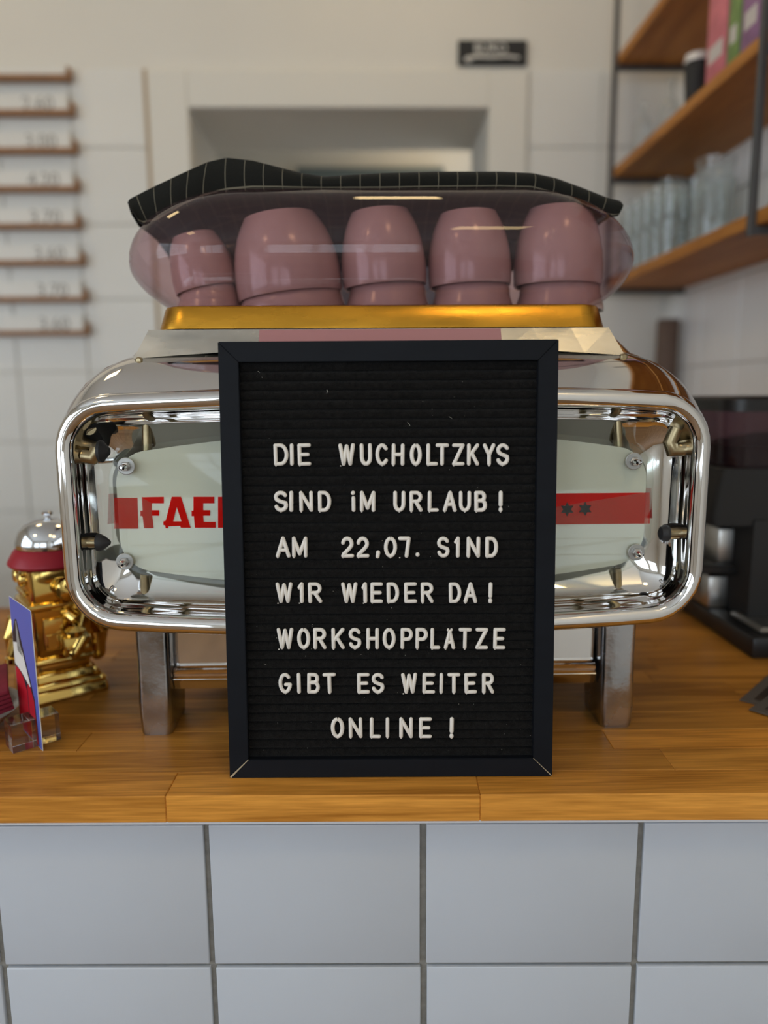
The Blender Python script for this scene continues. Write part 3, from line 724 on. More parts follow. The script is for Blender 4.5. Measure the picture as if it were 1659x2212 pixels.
# raw wood showing in the lower mitres
bm = NB()
for s in (-1, 1):
    a = Vector((s*(hw-.0008), -.00008, .0010)); c = Vector((s*(hw-FW), -.00008, FW))
    n = Vector((-(c-a).z, 0, (c-a).x)).normalized()*(.00045 if s < 0 else .0002)
    for q in (0,):
        vs = [bm.verts.new(v) for v in (a-n*1.9, a+n*1.9, c+n*.7, c-n*.7)]
        v2 = [bm.verts.new(v.co+Vector((0, .0006, 0))) for v in vs]
        bm.faces.new(vs); bm.faces.new(v2[::-1])
        for k in range(4): bm.faces.new((vs[k], v2[k], v2[(k+1) % 4], vs[(k+1) % 4]))
part('worn_mitre', bm, MAT['rawwood'], board, smooth=False, T=MB)['label'] = 'pale raw wood showing in the mitre'
bm = NB(); box(bm, -hw+.002, hw-.002, .0145, .0175, .002, H-.002); part('backing_board', bm, MAT['blackmatte'], board, smooth=False, T=MB)
# pleated felt
bm = NB(); x0, x1, z0, z1 = -hw+FW-.001, hw-FW+.001, FW-.001, H-FW+.001
NR = 43; SEG = 7; NCX = 70; rng = random.Random(4)
prof = [0.0, .80, .95, 1.0, .98, .86, .55]
grid = []
jit = [[rng.uniform(-1, 1) for _ in range(NCX+1)] for _ in range(NR+1)]
for r in range(NR*SEG+1):
    ri, si = divmod(r, SEG); row = []
    for c in range(NCX+1):
        x = x0+(x1-x0)*c/NCX
        k = prof[si] if ri < NR else 0
        j = jit[min(ri, NR)][c]; j2 = jit[min(ri, NR)][max(0, c-1)]
        wob = .5*(j+j2)
        z = z0+(z1-z0)*(ri+si/SEG)/NR+(.00035*wob if si == 0 else .00015*wob)
        y = .0098-.0042*k*(1+.07*wob)+(.0004*abs(wob) if si == 0 else 0)
        row.append(bm.verts.new((x, y, z)))
    grid.append(row)
for r in range(len(grid)-1):
    for c in range(NCX): bm.faces.new((grid[r][c], grid[r][c+1], grid[r+1][c+1], grid[r+1][c]))
fo = part('felt_panel', bm, MAT['felt'], board, T=MB)
for p in fo.data.polygons: p.use_smooth = True
# lint caught on the felt
bm = NB(); rng = random.Random(11)
spots = [(706, 842, 0, 8), (706, 842, 2, 6), (970, 900, 7, 5), (880, 912, 6, 8), (557, 802, 4, 3), (570, 1434, 5, 2)]
for (px, py, ddx, ddy) in spots:
    a = onboard(px, py, .0045); c = onboard(px+ddx, py+ddy, .0042); tube(bm, [a, (a+c)/2+Vector((.0003, -.0003, 0)), c], .00012, 5)
for i in range(70):
    px = rng.uniform(545, 1150); py = rng.uniform(800, 1635) if i % 2 else rng.uniform(1250, 1635); a = onboard(px, py, .0054); r = rng.uniform(.00012, .00032)
    lathe(bm, (a.x, a.y, a.z), [(r*.5, -r), (r, 0), (r*.5, r)], 5)
lo = part('felt_lint', bm, MAT['lint'], board, T=MB); lo['kind'] = 'stuff'

# stroke font, unit box (0..1, 0..1); arcs helper
def arc(cx, cy, rx, ry, a0, a1, n=10): return [(cx+rx*math.cos(math.radians(a0+(a1-a0)*i/n)), cy+ry*math.sin(math.radians(a0+(a1-a0)*i/n))) for i in range(n+1)]
S_ = arc(.5, .74, .46, .26, 25, 180, 9)+[(.10, .62), (.30, .53), (.72, .44)]+arc(.52, .27, .46, .27, 30, -165, 10)
GL = {
 'A': [[(0, 0), (.5, 1), (1, 0)], [(.2, .33), (.8, .33)]],
 'B': [[(0, 0), (0, 1)], [(0, 1), (.55, 1)]+arc(.55, .77, .36, .23, 90, -90, 8)+[(0, .54)], [(0, .54), (.6, .54)]+arc(.6, .27, .40, .27, 90, -90, 8)+[(0, 0)]],
 'C': [arc(.52, .5, .52, .5, 40, 320, 16)],
 'D': [[(0, 0), (0, 1), (.45, 1)]+arc(.45, .5, .55, .5, 90, -90, 12)+[(0, 0)]],
 'E': [[(0, 0), (0, 1)], [(0, 1), (1, 1)], [(0, .5), (.85, .5)], [(0, 0), (1, 0)]],
 'G': [arc(.52, .5, .52, .5, 45, 350, 16)+[(1.0, .42), (.58, .42)]],
 'H': [[(0, 0), (0, 1)], [(1, 0), (1, 1)], [(0, .5), (1, .5)]],
 'I': [[(.5, 0), (.5, 1)]],
 'i': [[(.5, 0), (.5, .70)], [(.42, .97), (.46, 1)]],
 'K': [[(0, 0), (0, 1)], [(1, 1), (.05, .40)], [(.35, .58), (1, 0)]],
 'L': [[(0, 1), (0, 0)], [(0, 0), (1, 0)]],
 'M': [[(0, 0), (0, 1), (.5, .12), (1, 1), (1, 0)]],
 'N': [[(0, 0), (0, 1), (1, 0), (1, 1)]],
 'O': [arc(.5, .5, .5, .5, 90, 450, 22)],
 'P': [[(0, 0), (0, 1)], [(0, 1), (.55, 1)]+arc(.55, .73, .45, .27, 90, -90, 8)+[(0, .46)]],
 'R': [[(0, 0), (0, 1)], [(0, 1), (.55, 1)]+arc(.55, .75, .43, .25, 90, -90, 8)+[(0, .50)], [(.45, .50), (1, 0)]],
 'S': [S_],
 'T': [[(0, 1), (1, 1)], [(.5, 1), (.5, 0)]],
 'U': [[(0, 1), (0, .36)]+arc(.5, .36, .5, .36, 180, 360, 12)+[(1, 1)]],
 'W': [[(0, 1), (.24, 0), (.5, .95), (.76, 0), (1, 1)]],
 'Y': [[(0, 1), (.5, .48), (1, 1)], [(.5, .48), (.5, 0)]],
 'Z': [[(0, 1), (1, 1), (0, 0), (1, 0)]],
 'Ä': [[(0, 0), (.5, .88), (1, 0)], [(.2, .30), (.8, .30)], [(.28, .98), (.30, 1.0)], [(.70, .98), (.72, 1.0)]],
 '!': [[(.5, .30), (.5, 1)], [(.5, 0), (.5, .06)]],
 '0': [arc(.5, .5, .5, .5, 90, 450, 22)],
 '1': [[(.05, .80), (.6, 1), (.6, 0)]],
 '2': [arc(.5, .70, .47, .30, 170, -25, 10)+[(.62, .38), (.1, .12), (0, 0), (1, 0)]],
 '7': [[(0, 1), (1, 1), (.78, 0)]],
 '.': [[(.5, .06), (.5, .09)]],
 ',': [[(.5, .14), (.5, .20)], [(.5, .17), (.42, -.04)]],
}
rowsL = [
 (107, 247, 920, 'DIE WUCHOLTZKYS', 'top', [('D', 90, 180), ('I', 190, 213), ('E', 238, 320), ('W', 490, 592), ('U', 622, 697), ('C', 718, 800), ('H', 818, 898), ('O', 930, 1005), ('L', 1032, 1105), ('T', 1088, 1172), ('Z', 1190, 1270), ('K', 1282, 1360), ('Y', 1380, 1460), ('S', 1460, 1548)]),
 (400, 532, 920, 'SIND IM URLAUB!', 'second', [('S', 90, 178), ('I', 187, 210), ('N', 248, 333), ('D', 363, 445), ('i', 570, 595), ('M', 622, 718), ('U', 828, 903), ('R', 928, 1010), ('L', 1040, 1110), ('A', 1135, 1222), ('U', 1232, 1310), ('B', 1328, 1408), ('!', 1478, 1505)]),
 (683, 815, 920, 'AM 22,07. SIND', 'third', [('A', 103, 193), ('M', 203, 298), ('2', 505, 585), ('2', 600, 680), (',', 722, 748), ('0', 770, 852), ('7', 857, 935), ('.', 965, 990), ('S', 1095, 1178), ('1', 1207, 1237), ('N', 1280, 1366), ('D', 1395, 1477)]),
 (965, 1095, 920, 'WIR WIEDER DA!', 'fourth', [('W', 103, 207), ('1', 243, 272), ('R', 303, 388), ('W', 507, 608), ('1', 638, 662), ('E', 687, 765), ('D', 787, 865), ('E', 895, 975), ('R', 997, 1078), ('D', 1170, 1250), ('A', 1262, 1348), ('!', 1417, 1440)]),
 (102, 236, 1320, 'WORKSHOPPLÄTZE', 'fifth', [('W', 110, 212), ('O', 235, 315), ('R', 335, 415), ('K', 447, 528), ('S', 550, 632), ('H', 662, 740), ('O', 762, 843), ('P', 873, 950), ('P', 965, 1042), ('L', 1057, 1120), ('Ä', 1140, 1213), ('T', 1230, 1312), ('Z', 1335, 1415), ('E', 1445, 1523)]),
 (380, 510, 1320, 'GIBT ES WEITER', 'sixth', [('G', 120, 200), ('I', 233, 257), ('B', 297, 375), ('T', 393, 475), ('E', 605, 683), ('S', 692, 775), ('W', 877, 977), ('E', 1008, 1088), ('I', 1112, 1138), ('T', 1162, 1243), ('E', 1267, 1345), ('R', 1375, 1453)]),
 (655, 785, 1320, 'ONLINE!', 'bottom', [('O', 443, 525), ('N', 553, 638), ('L', 683, 753), ('I', 780, 805), ('N', 865, 950), ('E', 987, 1068), ('!', 1175, 1203)]),
]
LR = .00182; K = 580/1659
ordn = ['first', 'second', 'third', 'fourth', 'fifth', 'sixth', 'seventh', 'eighth', 'ninth', 'tenth', 'eleventh']
for (ya, yb, oyy, txt, rname, items) in rowsL:
    words = txt.replace('!', ' !').replace(',', '').split(' '); words = [q for q in txt.replace('!', ' !').split(' ') if q]
    wi = 0; ci = 0
    for (ch, xa, xb) in items:
        word = words[wi]
        pa = onboard(560+xa*K, oyy+yb*K, .005); pb = onboard(560+xb*K, oyy+ya*K, .005)
        narrow = ch in 'Ii!.,'
        ya_ = pa.z+LR; yt = pb.z-LR
        if narrow: xc = (pa.x+pb.x)/2; xl, xr = xc-.003, xc+.003
        elif ch == '1': xl, xr = pa.x+LR*.5, pb.x
        else: xl, xr = pa.x+LR, pb.x-LR
        bm = NB(); rs = random.Random(int(xa*7+ya))
        for st in GL[ch]:
            pts = []
            for (u, v) in st: pts.append(Vector((xl+(xr-xl)*u, .0048, ya_+(yt-ya_)*v)))
            rad = LR*(1.0 if not narrow or ch in 'Ii' else 1.08)*(.95+.08*rs.random())
            if ch == 'Ä' and len(st) == 2 and st[0][1] > .9: rad *= .7
            closed = (pts[0]-pts[-1]).length < 1e-5
            # split at sharp corners so that corners stay round
            cur = [pts[0]]
            for k in range(1, len(pts)):
                cur.append(pts[k])
                if k < len(pts)-1:
                    d1 = (pts[k]-pts[k-1]).normalized(); d2 = (pts[k+1]-pts[k]).normalized()
                    if d1.dot(d2) < .55:
                        tube(bm, cur, rad, 10, 1.0, round_caps=True, up=(0, 1, 0)); cur = [pts[k]]
            if len(cur) > 1: tube(bm, cur, rad, 10, 1.0, round_caps=not closed, up=(0, 1, 0))
        # small moulding nub under the letter
        if rs.random() < .7 and ch not in '.,':
            xm = (xl+xr)/2 if ch in 'ITYUCOSG0!i' else xl
            lathe(bm, (xm, .0048, ya_-LR*1.05), [(.0005, -.0004), (.0008, 0), (.0005, .0006)], 6)
        tilt = rs.uniform(-1.2, 1.2)
        cc = Vector(((xl+xr)/2, .0048, (ya_+yt)/2))
        Tm = MB @ Matrix.Translation(cc) @ Matrix.Rotation(math.radians(tilt), 4, 'Y') @ Matrix.Translation(-cc)
        kindn = {'!': 'exclamation mark', ',': 'comma', '.': 'full stop'}.get(ch, None)
        if kindn: lab = 'white plastic %s in the %s line of the board' % (kindn, rname) if ch != ',' else 'white plastic comma after 22 in the third line'
        elif ch in '207': lab = 'white plastic figure %s, %s character of 22,07. in the third line' % (ch, ordn[ci])
        else: lab = 'white plastic %s, %s letter of %s in the %s line' % ({'i': 'I'}.get(ch, ch), ordn[ci] if ci < 11 else 'last', word, rname)
        o = part('board_letter', bm, MAT['letter'], None, loc=tuple(MB @ Vector((cc.x, .0048, ya_))), T=Tm)
        tag(o, lab, 'letter', 'white letters on the felt board')
        ci += 1
        if ci >= len(word) and wi < len(words)-1: wi += 1; ci = 0

# ------------------------------------------------------------------ gold figure jar with service bell
RX, RY, RT = -.381, .872, 36
rj = thing('figure_jar', (RX, RY, CT), 'glossy gold ceramic figure jar with stepped base, left of the machine', 'ornament')
TR = Matrix.Translation((RX, RY, 0)) @ Matrix.Rotation(math.radians(RT), 4, 'Z')
def zat(py, y=RY-.03): return at(110, py, y).z
zc0, zb1, zb2, zw, zt1, zn, zh, zco, zbe = CT, zat(1492), zat(1462), zat(1430), zat(1412), zat(1312), zat(1228), zat(1190), zat(1128)
def rbx(bm, hx, hy, z0, z1, r=.006, t=1.0, n=4):
    loft(bm, [rrxy(0, 0, hx*.97, hy*.97, r, z0, n), rrxy(0, 0, hx, hy, r, z0+.002, n), rrxy(0, 0, hx*t, hy*t, r, z1-.002, n), rrxy(0, 0, hx*t*.96, hy*t*.96, r, z1, n)])
def rp(name, bm, m='goldglaze', parent=None): return part(name, bm, MAT[m], parent or rj, T=TR)
bm = NB()
for (h, a, c) in ((.0455, CT, CT+.014), (.0435, CT+.014, zb1), (.042, zb1, zb2-.004), (.036, zb2-.004, zb2+.006)): rbx(bm, h, h, a, c, .004, .97)
rp('stepped_base', bm)
bm = NB(); rbx(bm, .030, .030, zb2+.006, zw+.004, .005, .98); rbx(bm, .034, .034, zw-.002, zw+.005, .003); rp('waist', bm)
bm = NB(); rbx(bm, .030, .030, zw+.004, zn, .005, 1.14); rp('torso', bm)
bm = NB(); rbx(bm, .037, .037, zn-.002, zn+.006, .004); rbx(bm, .033, .033, zn+.004, zh, .006, 1.02); rp('head', bm)
# grille on the narrow left face (-x), bumps and slots
bm = NB()
for i in range(3):
    z = zn+.014+.013*i
    box(bm, -.0375, -.033, -.020, .020, z, z+.006, .0015)
for yy in (-.013, .013): lathe(bm, (-.0365, yy, zh-.012), [(.0085, .003), (.0085, -.002), (.006, -.004), (.002, -.0045)], 16, axis='x')
rp('face_grille', bm)
bm = NB(); lathe(bm, (.004, -.034, (zh+zn)/2), [(.004, -.022), (.0125, -.018), (.014, -.010), (.011, -.003), (.007, 0)], 20, axis='y'); rp('ear_knob', bm)
bm = NB(); lathe(bm, (.004, .034, (zh+zn)/2), [(.007, 0), (.011, .003), (.014, .010), (.0125, .018), (.004, .022)], 20, axis='y'); rp('ear_knob', bm)
# arms: on the wide right face (-y) an arm bent over a chest pack
bm = NB(); tube(bm, [(.006, -.033, zn-.008), (.014, -.046, zn-.014), (.018, -.052, zn-.035), (.006, -.054, zn-.052)], [.0085, .0095, .0085, .0075], 14, round_caps=True); rp('arm', bm)
bm = NB(); box(bm, -.006, .026, -.056, -.037, zw+.012, zw+.034, .003, 2); box(bm, -.003, .022, -.059, -.05, zw+.018, zw+.023, .001); lathe(bm, (.010, -.047, zw+.034), [(.011, 0), (.012, .006), (.006, .011)], 14); rp('hand_pack', bm)
bm = NB(); tube(bm, [(-.034, .0, zn-.008), (-.045, .0, zn-.016), (-.050, .0, zn-.036), (-.050, -.004, zn-.056)], [.008, .009, .0085, .0075], 14, round_caps=True); lathe(bm, (-.051, -.004, zn-.062), [(.004, -.006), (.009, -.003), (.009, .003), (.004, .006)], 12); rp('arm', bm)
bm = NB(); tube(bm, [(.030, .002, zn-.008), (.044, .002, zn-.020), (.050, .002, zn-.048), (.046, 0, zn-.075)], [.009, .012, .012, .010], 14, round_caps=True); rp('arm', bm)
bm = NB(); box(bm, -.022, .000, -.037, -.034, zn-.05, zn-.012, .001); box(bm, -.020, -.002, -.039, -.036, zn-.046, zn-.03, .001); rp('chest_plate', bm)
# bell
ZBE = zh
bell = thing('service_bell', (RX, RY, ZBE), 'chrome reception bell on a dark red base, on top of the gold jar', 'bell')
bm = NB(); lathe(bm, (RX, RY, ZBE), [(.045, .0), (.0475, .003), (.047, .006), (.041, zco-ZBE-.004), (.0375, zco-ZBE)], 40); part('bell_base', bm, MAT['red'], bell)
hb = zbe-zco
bm = NB(); lathe(bm, (RX, RY, zco), [(.027, .0), (.0370, .0), (.0380, .002), (.0375, hb*.25), (.034, hb*.55), (.027, hb*.80), (.016, hb*.96), (.004, hb)], 40); part('bell_dome', bm, MAT['bellchrome'], bell)
bm = NB(); lathe(bm, (RX, RY, zbe), [(.003, -.002), (.003, .003), (.0055, .004), (.0062, .007), (.004, .009)], 20); part('bell_button', bm, MAT['bellchrome'], bell)

# ------------------------------------------------------------------ acrylic block with a postcard
na = atz(93, 1623, CT); fa_ = atz(45, 1570, CT); dc = (fa_-na).normalized(); CW = .074; CH = .1465
ang = math.atan2(dc.y, dc.x)
TC = Matrix.Translation(na+Vector((0, 0, .0003))) @ Matrix.Rotation(ang, 4, 'Z')    # local x: along the card from near to far edge, y: thickness
card = thing('postcard', tuple(na), 'blue, white and red picture card standing in the acrylic block', 'card')
bm = NB(); box(bm, 0, CW, -.0003, .0003, 0, CH); part('card_sheet', bm, MAT['paperwhite'], card, smooth=False, T=TC)
# printed fields on the side facing the camera; find that side
side_s = 1 if (TC.to_3x3() @ Vector((0, 1, 0))).dot(Vector((.33, -.7, 0))) > 0 else -1
def field(name, pts, m, lift):
    bm = NB(); y = side_s*(.0003+lift)
    vs = [bm.verts.new((x*CW, y, z*CH)) for x, z in pts]; v2 = [bm.verts.new((x*CW, side_s*.0003, z*CH)) for x, z in pts]
    bm.faces.new(vs); bm.faces.new(v2[::-1]); n = len(vs)
    for i in range(n): bm.faces.new((vs[i], v2[i], v2[(i+1) % n], vs[(i+1) % n]))
    return part(name, bm, MAT[m], card, smooth=False, T=TC)
field('blue_field', [(.01, .003), (.99, .003), (.99, .997), (.01, .997)], 'blueprint', .00005)
field('outline', [(.13, .01), (.99, .01), (.99, .72), (.80, .85), (.72, .86), (.36, .52), (.26, .44), (.16, .34)], 'darkline', .0001)
field('grey_wedge', [(.74, .84), (.78, .84), (.80, .62), (.55, .60), (.66, .70)], 'greyprint', .00016)
field('white_field', [(.98, .66), (.80, .68), (.56, .64), (.30, .42), (.36, .41), (.5, .44), (.66, .47), (.98, .50)], 'paperwhite', .00016)
field('red_field', [(.16, .012), (.46, .012), (.46, .40), (.40, .43), (.30, .40), (.20, .33)], 'redcard', .00016)
field('red_field', [(.49, .012), (.98, .012), (.98, .48), (.80, .48), (.62, .44), (.49, .36)], 'redcard', .00016)
hold = thing('card_holder', tuple(atz(70, 1600, CT)), 'clear acrylic block holder gripping the picture card', 'card holder')
bs = .0215
# two cubes, one each side of the card, on a common thin foot, half-way along the card
pc = TC @ Vector((.018, 0, 0))
for s in (-1, 1):
    bm = NB(); L = .0235 if s*side_s > 0 else .0215
    box(bm, .014, .014+bs*1.15, (s*.0008 if s > 0 else -.0008-L), (.0008+L if s > 0 else -.0008), .0002, bs*1.36, .0002)
    part('acrylic_cube', bm, MAT['acrylic'], hold, smooth=False, T=TC)

# ------------------------------------------------------------------ porcelain bowl with wine-red napkins, far left
bc = atz(-100, 1582, CT)
bowl = thing('bowl', (bc.x, bc.y, CT), 'white porcelain bowl at the left edge, holding red napkins', 'bowl')
bm = NB(); c = (bc.x, bc.y, CT)
lathe(bm, c, [(.030, .0), (.034, .001), (.036, .005), (.055, .013), (.0665, .025), (.0680, .026), (.0660, .025), (.052, .015), (.030, .007), (.001, .006)], 48, True, False); part('bowl_body', bm, MAT['porcelain'], bowl)
for i in range(5):
    bm = NB(); a = -14+i*2.5
    T = Matrix.Translation((bc.x+.006+.0012*i, bc.y+.002, CT+.0225+i*.0056)) @ Matrix.Rotation(math.radians(38-3*i), 4, 'Z') @ Matrix.Rotation(math.radians(-9), 4, 'Y')
    box(bm, -.046, .046, -.045, .045, -.0024, .0024, .0016, 2)
    o = part('napkin', bm, MAT['napkin'], None, loc=tuple(T.translation), T=T); tag(o, 'folded wine-red paper napkin in the white bowl, %s of five from the bottom' % ordn[i], 'napkin', 'red napkins in the bowl')

# ------------------------------------------------------------------ cards on the worktop at the right edge
c0 = atz(1598, 1513, CT)
pcs = [((1597, 1513), 20, 'lower grey-bordered flyer on the worktop at the right edge'), ((1618, 1534), 22, 'upper grey-bordered flyer overlapping the other, at the right edge')]
for i, (q, an, lab) in enumerate(pcs):
    p = atz(q[0], q[1], CT+.0006+.0012*i); T = Matrix.Translation((p.x, p.y, CT+.0003+.0016*i)) @ Matrix.Rotation(math.radians(-45-4*i), 4, 'Z')
    f = thing('flyer', tuple(T.translation), lab, 'flyer', 'flyers at the right edge of the worktop')
    bm = NB(); box(bm, 0, .10, 0, .15, 0, .0014, .0003); part('flyer_sheet', bm, MAT['greycard'], f, smooth=False, T=T)
    bm = NB(); box(bm, .012, .092, .012, .142, .0014, .0017); part('flyer_picture', bm, MAT['darkcard'], f, smooth=False, T=T)
    bm = NB(); box(bm, .03, .07, .055, .075, .0017, .0019); part('flyer_caption', bm, MAT['paperwhite'], f, smooth=False, T=T)

# ------------------------------------------------------------------ black coffee brewer on the right
GX0 = .526; gr = thing('coffee_brewer', (.64, 1.08, CT), 'black coffee brewer with smoky bean hopper on the right of the worktop', 'coffee machine')
def gz(py, Y=1.0): return at(1600, py, Y).z
bm = NB(); box(bm, .508, .83, .93, 1.17, CT+.0005, CT+.030, .004, 2); part('drip_base', bm, MAT['black'], gr)
xl = at(1608, 1200, 1.02).x
bm = NB(); box(bm, xl, .83, 1.0, 1.18, CT+.028, gz(1130, 1.0)+.004, .004, 2); part('column', bm, MAT['blackmatte'], gr)
hl = at(1530, 1080, 1.02).x
bm = NB(); zA, zB = gz(1132, 1.02), gz(1012, 1.02)
loft(bm, [rrxy((hl+.83)/2, 1.09, (.83-hl)/2, .085, .012, zA), rrxy((hl+.83)/2, 1.09, (.83-hl)/2, .085, .012, zA+.02), rrxy((hl+.012+.83)/2, 1.09, (.83-hl-.012)/2, .08, .012, zB)]); part('brew_head', bm, MAT['blackmatte'], gr)
h2 = at(1550, 950, 1.04).x; zH = gz(888, 1.04); zL = gz(856, 1.04)
bm = NB(); loft(bm, [rrxy((h2+.80)/2, 1.09, (.80-h2)/2-.006, .072, .03, zB), rrxy((h2+.80)/2, 1.09, (.80-h2)/2, .075, .03, zH)], True, True); part('bean_hopper', bm, MAT['hopper'], gr)
bm = NB(); loft(bm, [rrxy((h2+.80)/2, 1.09, (.80-h2)/2-.03, .05, .03, zB+.001), rrxy((h2+.80)/2, 1.09, (.80-h2)/2-.012, .06, .03, zB+.03), rrxy((h2+.80)/2+.03, 1.09, (.80-h2)/2-.06, .04, .03, zB+.045)], True, True); bo = part('coffee_beans', bm, mat('roast_beans', (.02, .009, .006, 1), .4, noise=.5, nscale=200, bump=1, bscale=150), gr); bo['kind'] = 'stuff'
bm = NB(); loft(bm, [rrxy((h2+.80)/2, 1.09, (.80-h2)/2+.002, .077, .03, zH), rrxy((h2+.80)/2, 1.09, (.80-h2)/2+.002, .077, .03, zL-.004), rrxy((h2+.80)/2, 1.09, (.80-h2)/2-.004, .072, .028, zL)]); part('hopper_lid', bm, MAT['black'], gr)
# silver box between head and shelf, with tray and labelled tin below
xa, xb = at(1522, 1170, 1.10), at(1618, 1170, 1.10)
sx = at(1495, 1226, 1.06)
bm = NB(); box(bm, sx.x, .70, 1.04, 1.17, at(1560, 1237, 1.05).z, at(1560, 1218, 1.05).z, .002); box(bm, sx.x, sx.x+.012, 1.14, 1.17, CT+.028, at(1560, 1230, 1.05).z, .001); part('cup_shelf', bm, MAT['black'], gr)
zs = at(1560, 1218, 1.05).z
bm = NB(); box(bm, xa.x, xb.x, 1.055, 1.15, zs+.0003, at(1560, 1135, 1.08).z, .003, 2); o = part('metal_box', bm, MAT['silver'], None, loc=((xa.x+xb.x)/2, 1.1, zs)); tag(o, 'brushed metal box on the small black shelf of the coffee brewer', 'box')
ta, tb, tcx = at(1535, 1262, 1.06), at(1575, 1262, 1.06), at(1618, 1262, 1.06)
zbt = CT+.0305
bm = NB(); box(bm, .525, .60, .945, 1.03, zbt, zbt+.006, .002); box(bm, .53, .595, .95, 1.025, zbt+.006, zbt+.007); part('drip_tray', bm, MAT['silver'], gr)
tin = thing('label_tin', ((ta.x+tcx.x)/2, 1.1, zbt), 'low pale tin with yellow-green label under the brewer shelf', 'tin')
bm = NB(); box(bm, ta.x, tcx.x, 1.065, 1.13, zbt, at(1560, 1243, 1.07).z, .004, 2); part('tin_body', bm, MAT['silver'], tin)
bm = NB(); box(bm, tb.x, tcx.x-.002, 1.0635, 1.065, at(1560, 1285, 1.07).z, at(1560, 1246, 1.07).z); part('tin_label', bm, MAT['yellowgreen'], tin, smooth=False)

# tall brown-grey canister standing in the corner on the side worktop
p = at(1444, 690, 2.05); bm = NB(); lathe(bm, (p.x, 2.05, CT), [(.027, .0005), (.029, .003), (.029, p.z-CT-.004), (.027, p.z-CT)], 28)
o = part('cardboard_tube', bm, MAT['brown'], None, loc=(p.x, 2.05, CT)); tag(o, 'tall brown-grey tube standing in the corner beneath the wall shelf', 'tube')

# ------------------------------------------------------------------ wall shelf on the right
SX0, SX1 = .655, XR-.009
shelf = thing('wall_shelf', (.76, 1.5, 1.577), 'open oak wall shelf in a dark steel frame on the right wall', 'shelf')
SZ = [1.5775, 1.860, 2.136]
for z in SZ:
    bm = NB(); box(bm, SX0, SX1, .72, 2.065, z, z+.025, .002); part('shelf_board', bm, MAT['shelfoak'], shelf, smooth=False)
for (yy) in (2.068, 1.30, .70):
    for xx in (SX0-.012, SX1-.012):
        bm = NB(); box(bm, xx, xx+.012, yy-.012, yy, SZ[0]-.016, 2.75, .0008); part('post', bm, MAT['steel'], shelf, smooth=False)
    for z in SZ:
        bm = NB(); box(bm, SX0, SX1-.012, yy-.012, yy, z-.014, z-.001, .0008); part('bracket', bm, MAT['steel'], shelf, smooth=False)
# things on the middle board
zM = SZ[1]+.0255; zLo = SZ[0]+.0255
def bottle(x, y, z, r, h, lab, m='tumbler'):
    bm = NB(); lathe(bm, (x, y, z), [(r*.9, 0), (r, .004), (r, h*.55), (r*.85, h*.66), (r*.35, h*.78), (r*.33, h*.96), (r*.4, h)], 24)
    o = part('glass_bottle', bm, MAT[m], None, loc=(x, y, z)); tag(o, lab, 'bottle', 'glass bottles on the middle shelf'); return o
bottle(.70, 1.98, zM, .024, .13, 'clear glass bottle nearest the back wall on the middle shelf')
bottle(.735, 1.90, zM, .026, .15, 'taller clear glass bottle, second from the back on the middle shelf')
bottle(.79, 1.99, zM, .026, .12, 'clear glass bottle at the wall behind the other two bottles')
p = at(1516, 120, 1.50); cupt = thing('travel_cup', (.70, 1.68, zM), 'black takeaway cup with white lid on the middle shelf', 'cup')
bm = NB(); lathe(bm, (.705, 1.68, zM), [(.021, 0), (.022, .002), (.027, .100), (.0265, .102)], 28); part('cup_body', bm, MAT['blackmatte'], cupt)
bm = NB(); lathe(bm, (.705, 1.68, zM), [(.0285, .100), (.029, .104), (.027, .107), (.026, .116), (.018, .117)], 28); part('cup_lid', bm, MAT['porcelain'], cupt)
for nm, y0, y1, m, lab, h in (('pink', 1.490, 1.570, 'pinkpack', 'pink tea pack beside the black cup on the middle shelf', .205), ('green', 1.437, 1.482, 'greenpack', 'green tea pack between the pink and purple packs', .205), ('purple', 1.365, 1.430, 'purplepack', 'purple tea pack next to the steel post', .20)):
    t = thing('tea_pack', (.72, (y0+y1)/2, zM), lab, 'package', 'tea packs on the middle shelf')
    bm = NB(); box(bm, .674, .80, y0, y1, zM, zM+h, .003, 2); part('pack_box', bm, MAT[m], t)
    bm = NB(); box(bm, .6735, .6745, y0+.010, y1-.012, zM+.045, zM+.075); part('pack_label', bm, MAT['packwhite'], t, smooth=False)
# lower board: two layers of tumblers and a large carafe
k = 0
tum = None
for iy in range(5):
    for ix in range(3):
        for lz in range(2):
            x = .692+.060*ix; y = 2.02-.066*iy; z = zLo+lz*.0872
            if tum is None:
                bm = NB(); r = .0265; lathe(bm, (0, 0, 0), [(r*.80, 0), (r*.86, .002), (r, .085), (r*.93, .085), (r*.78, .008), (.001, .007)], 20, True, False)
                tum = part('tumbler', bm, MAT['tumbler'], None, loc=(0, 0, 0)); o = tum
            else: o = tum.copy(); C.objects.link(o)
            o.location = (x, y, z)
            rowt = ['nearest the back wall', 'second from the back wall', 'in the middle row', 'second from the front', 'in the front row'][iy]
            colt = ['front file', 'middle file', 'wall-side file'][ix]; lt = ['lower layer', 'upper layer'][lz]
            tag(o, 'clear tumbler on the lower shelf, %s, %s, %s' % (rowt, colt, lt), 'glass', 'tumblers on the lower shelf')
x, y = .745, 1.655
bm = NB(); lathe(bm, (x, y, zLo), [(.036, 0), (.041, .004), (.045, .05), (.042, .10), (.038, .150), (.041, .185), (.039, .185), (.035, .150), (.042, .05), (.038, .008), (.001, .007)], 32, True, False)
o = part('glass_vase', bm, MAT['tumbler'], None, loc=(x, y, zLo)); tag(o, 'large clear glass vase in front of the tumblers on the lower shelf', 'vase')
x, y = .80, 1.44
bm = NB(); lathe(bm, (x, y, zLo), [(.036, 0), (.042, .004), (.043, .14), (.040, .155), (.037, .155), (.039, .14), (.038, .008), (.001, .007)], 32, True, False)
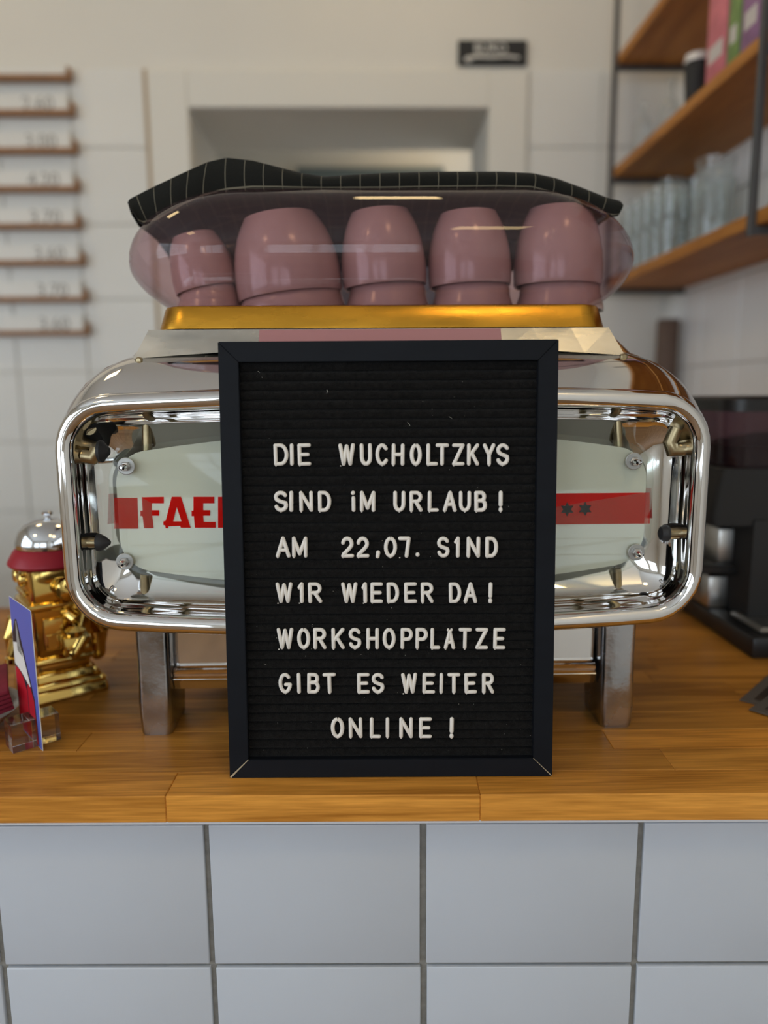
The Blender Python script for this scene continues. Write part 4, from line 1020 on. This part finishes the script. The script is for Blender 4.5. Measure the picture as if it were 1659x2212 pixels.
o = part('glass_jar', bm, MAT['tumbler'], None, loc=(x, y, zLo)); tag(o, 'clear glass jar nearest the steel post on the lower shelf', 'jar')

# ------------------------------------------------------------------ menu ledges with prices
prices = [None, '2,60', '3,00', '4,20', '3,70', '3,60', '3,70', '3,60']
ly = [(148, 167), (155, 243), (161, 325), (166, 408), (170, 489), (178, 568), (184, 647), (188, 720)]
YL = YB-.008; onm = ['top', 'second', 'third', 'fourth', 'fifth', 'sixth', 'seventh', 'lowest']
for i, ((px, py), pr) in enumerate(zip(ly, prices)):
    p = at(px, py, YL-.03); z = p.z
    t = thing('menu_ledge', (p.x-.25, YL, z), 'narrow wooden picture ledge, %s of the menu wall%s' % (onm[i], ', holding the price '+pr if pr else ', holding a blank white card'), 'ledge', 'wooden menu ledges on the back wall')
    bm = NB(); box(bm, p.x-.9, p.x, YL-.030, YL, z-.004, z+.004, .0008); box(bm, p.x-.9, p.x, YL-.030, YL-.0255, z+.004, z+.009, .0006); part('ledge_rail', bm, MAT['ledgeoak'], t, smooth=False)
    bm = NB(); box(bm, p.x-.007, p.x, YL-.025, YL, z+.004, z+.030, .0008); part('end_stop', bm, MAT['ledgeoak'], t, smooth=False)
    ct = thing('price_card', (p.x-.1, YL-.016, z+.004), ('white card with the price %s on the %s ledge' % (pr, onm[i])) if pr else 'blank white card on the top ledge', 'card', 'price cards on the menu ledges')
    hh = .046 if pr else .022
    bm = NB(); box(bm, p.x-.24, p.x-.014, YL-.018, YL-.0155, z+.0045, z+.0045+hh); part('card_sheet', bm, MAT['walltile'], ct, smooth=False)
    if pr:
        bm = text_bm(pr, .050, XZ((p.x-.092, YL-.0185, z+.010)), .0004); part('price_print', bm, MAT['greyprint'], ct, smooth=False)
# black office plate above the doorway
a, c = at(990, 86, YB-.012), at(1138, 140, YB-.012)
pl = thing('door_plate', ((a.x+c.x)/2, YB-.006, c.z), 'black BÜRO plate on the wall above the right of the doorway', 'sign')
bm = NB(); box(bm, a.x, c.x, YB-.012, YB-.0005, c.z, a.z, .001); part('plate', bm, MAT['blackmatte'], pl, smooth=False)
wd = c.x-a.x
bm = text_bm('BÜRO', .033, XZ(((a.x+c.x)/2-.006, YB-.0126, c.z+.030)), .0004); part('plate_lettering', bm, MAT['paperwhite'], pl, smooth=False)
bm = NB(); q = [(a.x+.018, c.z+.012), (a.x+.05, c.z+.020), (a.x+.09, c.z+.018), (a.x+.13, c.z+.021), (c.x-.02, c.z+.017)]
tube(bm, [(x, YB-.013, z) for x, z in q], [.005, .0045, .004, .0035, .003], 6); tube(bm, [(q[0][0]+.012, YB-.013, c.z+.020), (q[0][0], YB-.013, q[0][1]-.002), (q[0][0]+.016, YB-.013, c.z+.006)], .0022, 6); part('plate_arrow', bm, MAT['paperwhite'], pl)

for o in bpy.data.objects:
    if '_o' in o: del o['_o']
